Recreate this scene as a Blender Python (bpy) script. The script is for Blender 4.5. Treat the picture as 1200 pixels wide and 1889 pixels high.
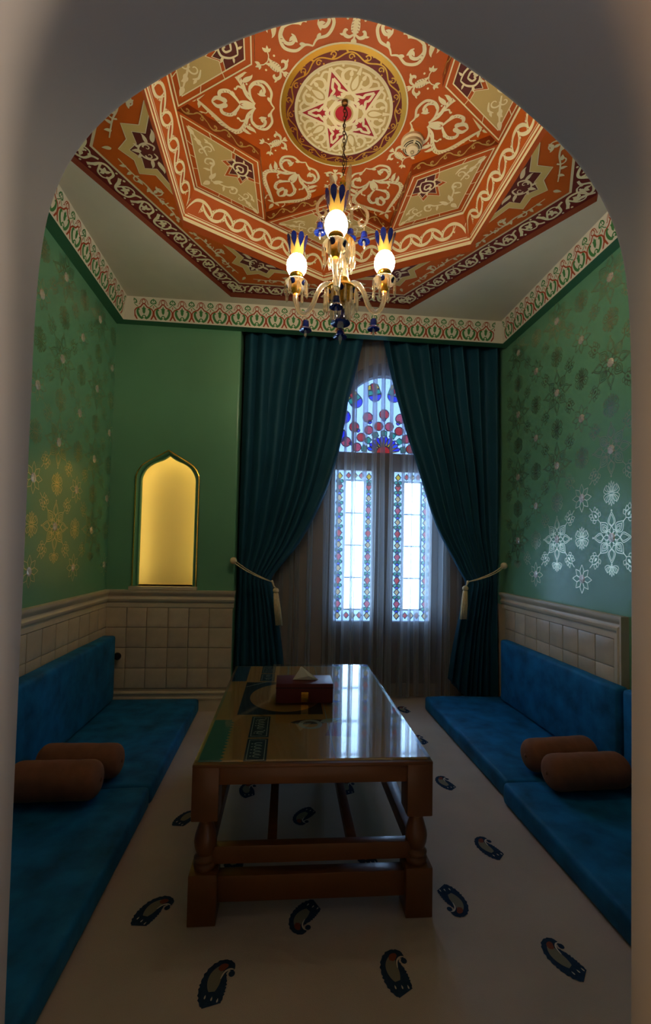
import bpy, bmesh, math, random
from math import sin, cos, pi, radians as R, sqrt, atan2, hypot
from mathutils import Vector as V, Matrix as M
from mathutils.geometry import tessellate_polygon
random.seed(7)
for o in list(bpy.data.objects): bpy.data.objects.remove(o)
scn = bpy.context.scene
COL = scn.collection

# ------------------------------------------------------------------ measured room
XL, XR, D = -1.268, 1.762, 3.44          # side walls, niche wall
ZB, ZC = 2.85, 3.012                     # cornice soffit, white ceiling
YF0, YF1 = 0.42, 0.79                    # arch wall near / far face
YW = 3.76                                # window plane
HX, HY = 0.247, 2.116                    # centre of the painted dome

# ------------------------------------------------------------------ camera
cd = bpy.data.cameras.new('camera'); cam = bpy.data.objects.new('camera', cd); COL.objects.link(cam)
cd.sensor_fit = 'VERTICAL'; cd.sensor_height = 36; cd.lens = 834.89 * 36 / 1889
cd.shift_x = 4.56 / 1889; cd.shift_y = 33.66 / 1889; cd.clip_start = 0.02
r_ = V((0.99566646, -0.09061809, 0.02089623)); u_ = V((-0.02458433, -0.03977604, 0.99890614)); f_ = V((0.0896878, 0.99509106, 0.04183146))
cam.matrix_world = M(((r_.x, u_.x, -f_.x, 0), (r_.y, u_.y, -f_.y, 0), (r_.z, u_.z, -f_.z, 1.2), (0, 0, 0, 1)))
scn.camera = cam
# ------------------------------------------------------------------ world, exposure
W = bpy.data.worlds.new('sky'); scn.world = W; W.use_nodes = True
bg = W.node_tree.nodes['Background']; bg.inputs[0].default_value = (0.50, 0.80, 1.22, 1); bg.inputs[1].default_value = 14.5
vs = scn.view_settings; vs.view_transform = 'Standard'; vs.look = 'None'; vs.gamma = 1; vs.use_curve_mapping = False
vs.exposure = 0.0
GLOBE_L = 84.0      # chandelier globes
NICHE_L = 12.5       # niche strip
HALL_L = 480.0      # unseen fill lamps added in the hall to light the arch

def portal():
    l = bpy.data.lights.new('window_daylight_portal', 'AREA'); l.shape = 'RECTANGLE'; l.size = 1.1; l.size_y = 2.1
    l.cycles.is_portal = True
    o = bpy.data.objects.new('window_daylight_portal', l); COL.objects.link(o)
    o.location = (0.843, YW + 0.10, 1.66); o.rotation_euler = (R(-90), 0, 0)
portal()

# ------------------------------------------------------------------ materials
def lin(c):
    return tuple(((x / 255) / 12.92 if x / 255 <= 0.04045 else ((x / 255 + 0.055) / 1.055) ** 2.4) for x in c)
MATS = {}
def mat(name, rgb, rough=0.6, metal=0.0, spec=0.5, noise=0, nscale=8, bump=0, bscale=60, sheen=0, rand=0, trans=0, ior=1.45, coat=0, stretch=None):
    m = bpy.data.materials.new(name); m.use_nodes = True; MATS[name] = m
    nt = m.node_tree; b = nt.nodes['Principled BSDF']; c = lin(rgb)
    b.inputs['Base Color'].default_value = (*c, 1); b.inputs['Roughness'].default_value = rough; b.inputs['Metallic'].default_value = metal
    b.inputs['Specular IOR Level'].default_value = spec; b.inputs['Transmission Weight'].default_value = trans; b.inputs['IOR'].default_value = ior
    b.inputs['Coat Weight'].default_value = coat
    if sheen:
        b.inputs['Sheen Weight'].default_value = sheen; b.inputs['Sheen Roughness'].default_value = 0.35
        b.inputs['Sheen Tint'].default_value = (*[min(1, x * 6 + 0.1) for x in c], 1)
    tc = nt.nodes.new('ShaderNodeTexCoord'); mp = nt.nodes.new('ShaderNodeMapping'); nt.links.new(tc.outputs['Object'], mp.inputs['Vector'])
    if stretch: mp.inputs['Scale'].default_value = stretch
    if noise or rand:
        n = nt.nodes.new('ShaderNodeTexNoise'); n.inputs['Scale'].default_value = nscale; n.inputs['Detail'].default_value = 6
        nt.links.new(mp.outputs[0], n.inputs['Vector'])
        mr = nt.nodes.new('ShaderNodeMapRange'); mr.inputs[1].default_value = 0.3; mr.inputs[2].default_value = 0.7
        mr.inputs[3].default_value = 1 - noise; mr.inputs[4].default_value = 1 + noise; nt.links.new(n.outputs[0], mr.inputs[0])
        val = mr.outputs[0]
        if rand:
            oi = nt.nodes.new('ShaderNodeObjectInfo'); m2 = nt.nodes.new('ShaderNodeMapRange'); nt.links.new(oi.outputs['Random'], m2.inputs[0])
            m2.inputs[3].default_value = 1 - rand; m2.inputs[4].default_value = 1 + rand
            mm = nt.nodes.new('ShaderNodeMath'); mm.operation = 'MULTIPLY'; nt.links.new(val, mm.inputs[0]); nt.links.new(m2.outputs[0], mm.inputs[1]); val = mm.outputs[0]
        vm = nt.nodes.new('ShaderNodeVectorMath'); vm.operation = 'SCALE'; vm.inputs[0].default_value = c; nt.links.new(val, vm.inputs['Scale'])
        nt.links.new(vm.outputs[0], b.inputs['Base Color'])
    if bump:
        n2 = nt.nodes.new('ShaderNodeTexNoise'); n2.inputs['Scale'].default_value = bscale; n2.inputs['Detail'].default_value = 5; nt.links.new(mp.outputs[0], n2.inputs['Vector'])
        bp = nt.nodes.new('ShaderNodeBump'); bp.inputs['Strength'].default_value = bump; bp.inputs['Distance'].default_value = 0.01
        nt.links.new(n2.outputs[0], bp.inputs['Height']); nt.links.new(bp.outputs[0], b.inputs['Normal'])
    return m
def emis(name, rgb, s):
    m = bpy.data.materials.new(name); m.use_nodes = True; MATS[name] = m; nt = m.node_tree
    e = nt.nodes.new('ShaderNodeEmission'); e.inputs[0].default_value = (*lin(rgb), 1); e.inputs[1].default_value = s
    nt.links.new(e.outputs[0], nt.nodes['Material Output'].inputs[0]); return m
def pane(name, rgb, gloss=0.06, rough=0.05):
    """thin coloured or clear glass: tinted see-through plus a mirror share that grows at grazing angles"""
    m = bpy.data.materials.new(name); m.use_nodes = True; MATS[name] = m; nt = m.node_tree
    t = nt.nodes.new('ShaderNodeBsdfTransparent'); t.inputs[0].default_value = (*lin(rgb), 1)
    g = nt.nodes.new('ShaderNodeBsdfGlossy'); g.inputs['Roughness'].default_value = rough; g.inputs[0].default_value = (1, 1, 1, 1)
    fr = nt.nodes.new('ShaderNodeFresnel'); fr.inputs[0].default_value = 1.5
    mx = nt.nodes.new('ShaderNodeMixShader'); ge = nt.nodes.new('ShaderNodeNewGeometry'); inv = nt.nodes.new('ShaderNodeMath'); inv.operation = 'SUBTRACT'; inv.inputs[0].default_value = 1; nt.links.new(ge.outputs['Backfacing'], inv.inputs[1])
    mu = nt.nodes.new('ShaderNodeMath'); mu.operation = 'MULTIPLY'; nt.links.new(fr.outputs[0], mu.inputs[0]); nt.links.new(inv.outputs[0], mu.inputs[1])
    nt.links.new(mu.outputs[0], mx.inputs[0]); nt.links.new(t.outputs[0], mx.inputs[1]); nt.links.new(g.outputs[0], mx.inputs[2])
    nt.links.new(mx.outputs[0], nt.nodes['Material Output'].inputs[0]); return m
def sheer(name, rgb, see):
    m = bpy.data.materials.new(name); m.use_nodes = True; MATS[name] = m; nt = m.node_tree
    t = nt.nodes.new('ShaderNodeBsdfTransparent'); d = nt.nodes.new('ShaderNodeBsdfDiffuse'); tl = nt.nodes.new('ShaderNodeBsdfTranslucent')
    d.inputs[0].default_value = tl.inputs[0].default_value = (*lin(rgb), 1)
    a = nt.nodes.new('ShaderNodeMixShader'); a.inputs[0].default_value = 0.55; nt.links.new(d.outputs[0], a.inputs[1]); nt.links.new(tl.outputs[0], a.inputs[2])
    b = nt.nodes.new('ShaderNodeMixShader'); nt.links.new(a.outputs[0], b.inputs[1])
    # light crosses more thread where the cloth is seen edge-on: see ** (1 / cos)
    ge = nt.nodes.new('ShaderNodeNewGeometry'); dt = nt.nodes.new('ShaderNodeVectorMath'); dt.operation = 'DOT_PRODUCT'; nt.links.new(ge.outputs['Incoming'], dt.inputs[0]); nt.links.new(ge.outputs['Normal'], dt.inputs[1])
    def mth(op, x, y=None):
        n = nt.nodes.new('ShaderNodeMath'); n.operation = op
        for i, q in enumerate((x, y)):
            if q is None: continue
            if isinstance(q, (int, float)): n.inputs[i].default_value = q
            else: nt.links.new(q, n.inputs[i])
        return n.outputs[0]
    cs = mth('MAXIMUM', mth('ABSOLUTE', dt.outputs['Value']), 0.08); nt.links.new(mth('POWER', see, mth('DIVIDE', 1.0, cs)), b.inputs[0]); nt.links.new(t.outputs[0], b.inputs[2])
    nt.links.new(b.outputs[0], nt.nodes['Material Output'].inputs[0]); return m

mat('green_wall', (102, 156, 122), 0.30, spec=0.5, noise=0.06, nscale=2, bump=0.02, bscale=25)
mat('green_trim', (66, 122, 92), 0.45)
mat('white_ceiling', (214, 208, 190), 0.8, noise=0.02)
mat('frieze_cream', (216, 210, 192), 0.8)
mat('arch_plaster', (146, 136, 126), 0.7, noise=0.02, nscale=1.5)
mat('hall_plaster', (64, 58, 52), 0.8)
mat('orange', (186, 86, 9), 0.6, noise=0.06, nscale=5)
mat('rust', (142, 62, 14), 0.6, noise=0.05, nscale=5)
mat('maroon', (110, 32, 26), 0.6)
mat('dark_maroon', (92, 34, 26), 0.6)
mat('cream', (238, 230, 190), 0.6)
mat('edge_brown', (104, 44, 18), 0.6)
mat('pale_grey_cream', (214, 202, 168), 0.6)
mat('tan', (200, 176, 112), 0.6)
mat('gold_paint', (222, 164, 52), 0.32, metal=0.6)
mat('red_paint', (170, 24, 32), 0.5)
mat('frieze_green', (62, 124, 66), 0.7)
mat('frieze_rust', (160, 66, 28), 0.7)
mat('stencil_gold', (206, 204, 168), 0.28, metal=0.95)
mat('pearl', (232, 222, 206), 0.25, metal=0.5, noise=0.35, nscale=60, bump=0.5, bscale=90)
mat('stone_tile', (196, 178, 152), 0.30, noise=0.14, nscale=9, bump=0.12, bscale=14, rand=0.09)
mat('stone_trim', (200, 184, 158), 0.34, noise=0.08, nscale=7, bump=0.05, bscale=20)
mat('grout', (188, 172, 146), 0.8)
mat('carpet', (178, 165, 154), 0.95, noise=0.08, nscale=3, bump=0.25, bscale=400, spec=0.1)
mat('print_navy', (34, 52, 74), 0.95, spec=0.1, noise=0.2, nscale=60)
mat('print_grey', (120, 116, 100), 0.95, spec=0.1)
mat('print_red', (120, 66, 52), 0.95, spec=0.1)
mat('print_light', (190, 182, 168), 0.95, spec=0.1)
mat('velvet_cushion', (14, 96, 144), 0.66, noise=0.42, nscale=9, bump=0.4, bscale=12, sheen=0.12, spec=0.25)
mat('velvet_curtain', (26, 72, 92), 0.65, noise=0.15, nscale=5, sheen=0.14, spec=0.25)
mat('suede', (132, 88, 66), 0.85, noise=0.12, nscale=14, bump=0.15, bscale=30, sheen=0.15, spec=0.15)
mat('wood', (106, 64, 30), 0.35, noise=0.22, nscale=5, stretch=(1, 6, 1), coat=0.15)
mat('box_leather', (96, 34, 34), 0.4, noise=0.05)
mat('brass', (216, 164, 62), 0.25, metal=1.0)
mat('gold_dark', (214, 158, 56), 0.3, metal=0.85, noise=0.3, nscale=90)
mat('gilt', (232, 186, 92), 0.35, metal=0.45)
mat('tissue', (232, 236, 226), 0.9)
mat('cotton', (216, 196, 156), 0.85, noise=0.1, nscale=60)
mat('black_rubber', (14, 14, 14), 0.5)
mat('detector_plastic', (226, 214, 180), 0.4)
mat('dark_slot', (20, 14, 10), 0.8)
mat('window_frame', (84, 66, 54), 0.5, noise=0.1)
mat('lead', (28, 30, 34), 0.5)
mat('muntin_blue', (44, 98, 150), 0.5)
mat('window_wall', (150, 130, 112), 0.8)
mat('crystal_core', (255, 248, 232), 0.03, trans=1.0, ior=1.5)
mat('cobalt', (22, 40, 130), 0.08, trans=0.35, ior=1.5, coat=0.6)
mat('cobalt_enamel', (14, 24, 84), 0.15, coat=0.5)
mat('chain_bronze', (92, 62, 32), 0.4, metal=0.9)
mat('niche_cream', (236, 206, 128), 0.7)
mat('cloth_tan', (178, 120, 60), 0.9); mat('cloth_teal', (24, 92, 84), 0.9); mat('cloth_dark', (36, 34, 40), 0.9)
mat('cloth_grey', (150, 146, 140), 0.9); mat('cloth_rose', (140, 64, 60), 0.9); mat('cloth_navy', (26, 50, 76), 0.9)
emis('globe_glow', (255, 236, 202), GLOBE_L); emis('niche_led', (255, 246, 190), NICHE_L); emis('hall_fill_glow', (255, 238, 220), HALL_L * 1.8); emis('hall_fill_warm', (255, 206, 140), HALL_L * 0.86)
pane('table_glass', (236, 245, 240)); pane('clear_pane', (246, 248, 250))
for n_, c_ in {'glass_red': (236, 40, 58), 'glass_pink': (236, 128, 138), 'glass_blue': (30, 136, 226), 'glass_cobalt': (74, 100, 220), 'glass_teal': (70, 196, 170), 'glass_yellow': (252, 214, 60), 'glass_amber': (240, 204, 150), 'glass_frost': (146, 154, 166)}.items():
    pane(n_, c_)
sheer('sheer_white', (206, 206, 206), 0.68)
def crystal():
    """cut glass: refraction with a share of light scattered by the facets"""
    m = MATS['crystal_core']; nt = m.node_tree; b = nt.nodes['Principled BSDF']; MATS['crystal'] = m
    t = nt.nodes.new('ShaderNodeBsdfTranslucent'); t.inputs[0].default_value = (0.95, 0.86, 0.62, 1)
    g = nt.nodes.new('ShaderNodeBsdfGlossy'); g.inputs[0].default_value = (1, 0.92, 0.72, 1); g.inputs['Roughness'].default_value = 0.18
    a = nt.nodes.new('ShaderNodeMixShader'); a.inputs[0].default_value = 0.55; nt.links.new(t.outputs[0], a.inputs[1]); nt.links.new(g.outputs[0], a.inputs[2])
    x = nt.nodes.new('ShaderNodeMixShader'); x.inputs[0].default_value = 0.38; nt.links.new(b.outputs[0], x.inputs[1]); nt.links.new(a.outputs[0], x.inputs[2])
    nt.links.new(x.outputs[0], nt.nodes['Material Output'].inputs[0])
crystal()

# ------------------------------------------------------------------ mesh builder
class MB:
    def __init__(s): s.v = []; s.f = []
    def add(s, vs, fs):
        n = len(s.v); s.v += [tuple(x) for x in vs]; s.f += [tuple(i + n for i in f) for f in fs]; return s
    def box(s, x0, x1, y0, y1, z0, z1, b=0):
        if b <= 0:
            return s.add([(x0, y0, z0), (x1, y0, z0), (x1, y1, z0), (x0, y1, z0), (x0, y0, z1), (x1, y0, z1), (x1, y1, z1), (x0, y1, z1)],
                         [(0, 3, 2, 1), (4, 5, 6, 7), (0, 1, 5, 4), (1, 2, 6, 5), (2, 3, 7, 6), (3, 0, 4, 7)])
        bm = bmesh.new(); bmesh.ops.create_cube(bm, size=1)
        for q in bm.verts: q.co = V(((x0 + x1) / 2 + q.co.x * (x1 - x0), (y0 + y1) / 2 + q.co.y * (y1 - y0), (z0 + z1) / 2 + q.co.z * (z1 - z0)))
        bmesh.ops.bevel(bm, geom=bm.edges[:] + bm.verts[:], offset=b, segments=2, affect='EDGES', profile=0.6)
        return s.bm(bm)
    def bm(s, bm):
        bm.verts.index_update(); s.add([q.co for q in bm.verts], [[q.index for q in f.verts] for f in bm.faces]); bm.free(); return s
    def lathe(s, prof, n=16, o=(0, 0, 0), caps=True, ax=None):
        vs = []; fs = []
        for (r, z) in prof:
            for k in range(n): a = 2 * pi * k / n; vs.append((r * cos(a), r * sin(a), z))
        m = len(prof)
        for i in range(m - 1):
            for k in range(n): j = (k + 1) % n; fs.append((i * n + k, i * n + j, (i + 1) * n + j, (i + 1) * n + k))
        if caps: fs.append(tuple(range(n))[::-1]); fs.append(tuple((m - 1) * n + k for k in range(n)))
        if ax is not None:
            q = V((0, 0, 1)).rotation_difference(V(ax).normalized()); vs = [q @ V(x) for x in vs]
        return s.add([(x[0] + o[0], x[1] + o[1], x[2] + o[2]) for x in vs], fs)
    def tube(s, pts, r, n=8, caps=True, close=False):
        pts = [V(p) for p in pts]; m = len(pts); vs = []; fs = []; up = None
        for i, p in enumerate(pts):
            a = pts[(i - 1) % m] if (close or i > 0) else p; b = pts[(i + 1) % m] if (close or i < m - 1) else p
            t = (b - a).normalized()
            if up is None: up = t.orthogonal().normalized()
            up = (up - t * up.dot(t)).normalized(); w = t.cross(up); rr = r[i] if isinstance(r, (list, tuple)) else r
            for k in range(n): q = 2 * pi * k / n; vs.append(p + up * (rr * cos(q)) + w * (rr * sin(q)))
        for i in range(m if close else m - 1):
            i2 = (i + 1) % m
            for k in range(n): j = (k + 1) % n; fs.append((i * n + k, i * n + j, i2 * n + j, i2 * n + k))
        if caps and not close: fs.append(tuple(range(n))[::-1]); fs.append(tuple((m - 1) * n + k for k in range(n)))
        return s.add(vs, fs)
    def prism(s, poly, fr, d):
        """extrude a simple 2D polygon (u,v) placed by fr(u,v,h)->point from h=0 to h=d"""
        n = len(poly); tri = tessellate_polygon([[V((p[0], p[1], 0)) for p in poly]])
        vs = [fr(p[0], p[1], 0) for p in poly] + [fr(p[0], p[1], d) for p in poly]
        fs = [tuple(t) for t in tri] + [tuple(i + n for i in t)[::-1] for t in tri] + [(i, (i + 1) % n, (i + 1) % n + n, i + n) for i in range(n)]
        return s.add(vs, fs)
    def sweep(s, prof, path, close=False):
        """prof: list of (a,b); path: list of functions (a,b)->point"""
        n = len(prof); vs = [p(a, b) for p in path for (a, b) in prof]; fs = []; m = len(path)
        for i in range(m if close else m - 1):
            i2 = (i + 1) % m
            for k in range(n - 1): fs.append((i * n + k, i * n + k + 1, i2 * n + k + 1, i2 * n + k))
        return s.add(vs, fs)
    def mesh(s, name, m, smooth=False):
        me = bpy.data.meshes.new(name); me.from_pydata(s.v, [], s.f); me.validate()
        me.materials.append(MATS[m])
        bm = bmesh.new(); bm.from_mesh(me); bmesh.ops.recalc_face_normals(bm, faces=bm.faces); bm.to_mesh(me); bm.free()
        if smooth:
            if smooth is not True: me.set_sharp_from_angle(angle=R(smooth))
            me.polygons.foreach_set('use_smooth', [True] * len(me.polygons))
        return me
    def obj(s, name, m, parent=None, smooth=False, loc=None):
        return link(name, s.mesh(name, m, smooth), parent, loc)
def link(name, me, parent=None, loc=None, rot=None):
    o = bpy.data.objects.new(name, me); COL.objects.link(o)
    if parent: o.parent = parent
    if loc: o.location = loc
    if rot: o.rotation_euler = rot
    return o
def empty(name, loc=(0, 0, 0), rz=0):
    o = bpy.data.objects.new(name, None); COL.objects.link(o); o.location = loc; o.rotation_euler = (0, 0, rz); o.empty_display_size = 0.05; return o
def tag(o, label, cat, group=None):
    o['label'] = label; o['category'] = cat
    if group: o['group'] = group
    return o
def struct(o, label=None, cat=None):
    o['kind'] = 'structure'
    if label: o['label'] = label
    if cat: o['category'] = cat
    return o

# ------------------------------------------------------------------ flat ornament builder
def crom(pts, n=6, close=False):
    out = []; m = len(pts)
    rng = range(m if close else m - 1)
    for i in rng:
        p = [pts[(i + k) % m] if close else pts[max(0, min(m - 1, i + k))] for k in (-1, 0, 1, 2)]
        for j in range(n):
            t = j / n
            out.append(tuple(0.5 * ((2 * p[1][d]) + (p[2][d] - p[0][d]) * t + (2 * p[0][d] - 5 * p[1][d] + 4 * p[2][d] - p[3][d]) * t * t + (3 * p[1][d] - p[0][d] - 3 * p[2][d] + p[3][d]) * t ** 3) for d in (0, 1)))
    if not close: out.append(tuple(pts[-1]))
    return out
class Orn:
    def __init__(s): s.v = []; s.f = []; s.j = []; s.i = 0; s.T = [(1, 0, 0, 1, 0, 0)]
    def push(s, ang=0, dx=0, dy=0, sx=1, sy=1):
        a, b, c, d, e, f = s.T[-1]; ca, sa = cos(ang), sin(ang)
        m = (ca * sx, -sa * sy, sa * sx, ca * sy)
        s.T.append((a * m[0] + b * m[2], a * m[1] + b * m[3], c * m[0] + d * m[2], c * m[1] + d * m[3], a * dx + b * dy + e, c * dx + d * dy + f)); return s
    def pop(s): s.T.pop()
    def p(s, q):
        a, b, c, d, e, f = s.T[-1]; return (a * q[0] + b * q[1] + e, c * q[0] + d * q[1] + f)
    def add(s, vs, fs):
        # brush strokes that cross lie on slightly different coats of paint, never coplanar
        n = len(s.v); s.v += [s.p(q) for q in vs]; s.f += [tuple(i + n for i in f) for f in fs]; s.j += [1.3e-5 * (s.i % 27)] * len(vs); s.i += 1
    def st(s, pts, w, n=6, smooth=True, close=False):
        c = crom(pts, n, close) if smooth and len(pts) > 2 else list(pts); m = len(c); vs = []; fs = []
        for i in range(m):
            a = c[(i - 1) % m] if (close or i > 0) else c[i]; b = c[(i + 1) % m] if (close or i < m - 1) else c[i]
            dx, dy = b[0] - a[0], b[1] - a[1]; L = hypot(dx, dy) or 1; nx, ny = -dy / L, dx / L; t = i / (m - 1)
            if isinstance(w, (tuple, list)):
                ww = w[0] + (w[1] - w[0]) * t if len(w) == 2 else (w[0] + (w[1] - w[0]) * sin(min(1, t * 2) * pi / 2) if t < 0.5 else w[2] + (w[1] - w[2]) * sin(min(1, (1 - t) * 2) * pi / 2))
            else: ww = w
            vs += [(c[i][0] + nx * ww / 2, c[i][1] + ny * ww / 2), (c[i][0] - nx * ww / 2, c[i][1] - ny * ww / 2)]
        for i in range(m if close else m - 1): j = (i + 1) % m; fs.append((2 * i, 2 * i + 1, 2 * j + 1, 2 * j))
        s.add(vs, fs)
    def spiral(s, c, r0, r1, a0, a1, w, n=18):
        s.st([(c[0] + (r0 + (r1 - r0) * i / n) * cos(R(a0 + (a1 - a0) * i / n)), c[1] + (r0 + (r1 - r0) * i / n) * sin(R(a0 + (a1 - a0) * i / n))) for i in range(n + 1)], w, smooth=False)
    def leaf(s, b, ang, L, w, bend=0.0, n=8):
        a = R(ang); pts = [(b[0] + cos(a) * L * t - sin(a) * bend * L * sin(pi * t / 1.3) * t, b[1] + sin(a) * L * t + cos(a) * bend * L * sin(pi * t / 1.3) * t) for t in [i / n for i in range(n + 1)]]
        vs = []; fs = []
        for i, q in enumerate(pts):
            t = i / n; ww = w * sin(pi * t ** 0.7) ** 0.9 if 0 < t < 1 else 0.0005
            p0 = pts[max(0, i - 1)]; p1 = pts[min(n, i + 1)]; dx, dy = p1[0] - p0[0], p1[1] - p0[1]; l = hypot(dx, dy) or 1
            vs += [(q[0] - dy / l * ww / 2, q[1] + dx / l * ww / 2), (q[0] + dy / l * ww / 2, q[1] - dx / l * ww / 2)]
        for i in range(n): fs.append((2 * i, 2 * i + 1, 2 * i + 3, 2 * i + 2))
        s.add(vs, fs)
    def oleaf(s, b, ang, L, w, lw, bulge=0.5):
        """outlined petal"""
        a = R(ang); ca, sa = cos(a), sin(a); g = lambda x, y: (b[0] + ca * x - sa * y, b[1] + sa * x + ca * y)
        for k in (1, -1): s.st([g(0, 0), g(L * bulge * 0.5, k * w * 0.42), g(L * bulge, k * w * 0.5), g(L * 0.82, k * w * 0.2), g(L, 0)], lw, n=4)
    def disc(s, c, r, n=14): s.add([(c[0] + r * cos(2 * pi * k / n), c[1] + r * sin(2 * pi * k / n)) for k in range(n)], [tuple(range(n))])
    def ring(s, c, r0, r1, n=48):
        s.st([(c[0] + (r0 + r1) / 2 * cos(2 * pi * k / n), c[1] + (r0 + r1) / 2 * sin(2 * pi * k / n)) for k in range(n)], r1 - r0, smooth=False, close=True)
    def poly(s, pts):
        tri = tessellate_polygon([[V((p[0], p[1], 0)) for p in pts]]); s.add(pts, [tuple(t) for t in tri])
    def outline(s, pts, w, off=0.0):
        a = inset(pts, off); b = inset(pts, off + w); n = len(pts); s.add(a + b, [(i, (i + 1) % n, (i + 1) % n + n, i + n) for i in range(n)])
    def mesh(s, name, m, fr, h=0.0):
        me = bpy.data.meshes.new(name); me.from_pydata([fr(q[0], q[1], h + j) for q, j in zip(s.v, s.j)], [], s.f); me.materials.append(MATS[m]); return me
def inset(pts, d):
    n = len(pts); A = sum(pts[i][0] * pts[(i + 1) % n][1] - pts[(i + 1) % n][0] * pts[i][1] for i in range(n)); sg = 1 if A > 0 else -1; out = []
    for i in range(n):
        p0, p, p1 = pts[i - 1], pts[i], pts[(i + 1) % n]
        d0 = V((p[0] - p0[0], p[1] - p0[1])).normalized(); d1 = V((p1[0] - p[0], p1[1] - p[1])).normalized()
        n0 = V((-d0.y, d0.x)) * sg; n1 = V((-d1.y, d1.x)) * sg; b = (n0 + n1); k = d / max(0.15, (b.length_squared / 2)) ; out.append((p[0] + b.x * k, p[1] + b.y * k))
    return out
def frame(o, ex, ey):
    o, ex, ey = V(o), V(ex).normalized(), V(ey).normalized(); n = ex.cross(ey)
    return lambda u, v, h=0.0: o + ex * u + ey * v + n * h
FLATUP = lambda u, v, h=0.0: V((u, v, -h))      # ceiling layers: h grows downwards

# ================================================================== STRUCTURE
floor = struct(MB().box(XL - 0.2, XR + 0.2, -2.2, 3.9, -0.06, 0).obj('floor', 'carpet'), 'beige carpet with navy paisley motifs', 'carpet')

# paisley motifs woven into the carpet (flat print)
def paisley_layers():
    navy, grey, red, light = Orn(), Orn(), Orn(), Orn()
    # body: fat lower drop that narrows upward and hooks to the right; centre line + width
    cl = crom([(0.012, -0.052), (0.0, -0.03), (-0.008, -0.005), (-0.012, 0.02), (-0.004, 0.042), (0.014, 0.05), (0.026, 0.04)], 6)
    def wd(t): return 0.088 * (sin(pi * min(1, (t + 0.10) * 0.91)) ** 0.6) * (1 - 0.66 * t) + 0.002
    def strip(o, k, t0, t1, scal=0.0):
        m = len(cl); vs = []; ks = [i for i in range(m) if t0 <= i / (m - 1) <= t1]
        for i in ks:
            t = i / (m - 1); p0 = cl[max(0, i - 1)]; p1 = cl[min(m - 1, i + 1)]; dx, dy = p1[0] - p0[0], p1[1] - p0[1]; l = hypot(dx, dy)
            tt = (i - ks[0]) / (ks[-1] - ks[0]); w = wd(t) * k * (1 if scal == 0 else sin(pi * (0.06 + 0.88 * tt)) ** 0.5) * (1 + (0.06 * cos(i * 2.6) if k == 1 else 0)) / 2
            vs += [(cl[i][0] - dy / l * w, cl[i][1] + dx / l * w), (cl[i][0] + dy / l * w, cl[i][1] - dx / l * w)]
        o.add(vs, [(2 * j, 2 * j + 1, 2 * j + 3, 2 * j + 2) for j in range(len(ks) - 1)])
    strip(navy, 1.0, 0, 1); navy.disc((0.026, 0.032), 0.0085)
    strip(grey, 0.52, 0.2, 0.72, 1); strip(red, 0.42, 0.58, 0.78, 1)
    light.st([(0.004, 0.012), (0.006, 0.03), (0.016, 0.041), (0.027, 0.043)], (0.002, 0.005, 0.002))
    for a in (-0.012, 0.006, 0.022): light.leaf((a, -0.043), 100, 0.01, 0.004)
    return navy, grey, red, light
_pl = paisley_layers()
_pm = [o.mesh('paisley_print', m, lambda u, v, h: V((u, v, h)), 0.0012 + 0.0004 * i) for i, (o, m) in enumerate(zip(_pl, ('print_navy', 'print_grey', 'print_red', 'print_light')))]
PAIS = [(-0.393, 1.578, -38, 1), (-0.148, 1.314, -18, 1), (0.356, 1.312, -3, 1), (0.863, 1.321, 14, 1), (0.614, 1.565, 186, 1), (0.869, 1.82, 12, 1), (0.877, 2.331, 8, 1),
        (0.133, 2.085, 150, -1), (-0.145, 1.807, -6, 1), (0.36, 1.808, 6, 1), (0.107, 1.528, 150, -1), (-0.386, 2.093, -40, 1), (-0.135, 2.314, 0, 1), (0.602, 2.089, 20, 1),
        (0.908, 2.864, 8, 1), (0.95, 3.40, 8, 1), (0.36, 2.314, -8, 1), (0.62, 2.6, 180, 1), (-0.39, 2.6, -40, 1), (0.11, 2.6, 150, -1), (-0.14, 2.83, 0, 1), (0.36, 2.83, 0, 1), (0.62, 3.12, 190, 1), (0.1, 3.12, 150, -1),
        (0.614, 1.05, 186, 1), (0.107, 1.05, 150, -1), (-0.393, 1.05, -38, 1)]
for (x, y, a, mir) in PAIS:
    b = link('paisley_motif', _pm[0], floor, (x, y, 0), (0, 0, R(a))); b.scale = (mir * 1.05, 1.15, 1)
    for q in _pm[1:]: link('paisley_infill', q, b)

# ---- side walls, niche wall, window wall
wall_left = struct(MB().box(XL - 0.15, XL, YF1 - 0.1, YW + 0.1, 0, 3.5).obj('wall_left', 'green_wall'), 'green side wall with gold stencilled flowers left of the niche', 'wall')
wall_right = struct(MB().box(XR, XR + 0.15, YF1 - 0.1, YW + 0.1, 0, 3.5).obj('wall_right', 'green_wall'), 'green side wall with bright gold stencilled flowers right of the window', 'wall')

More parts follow.
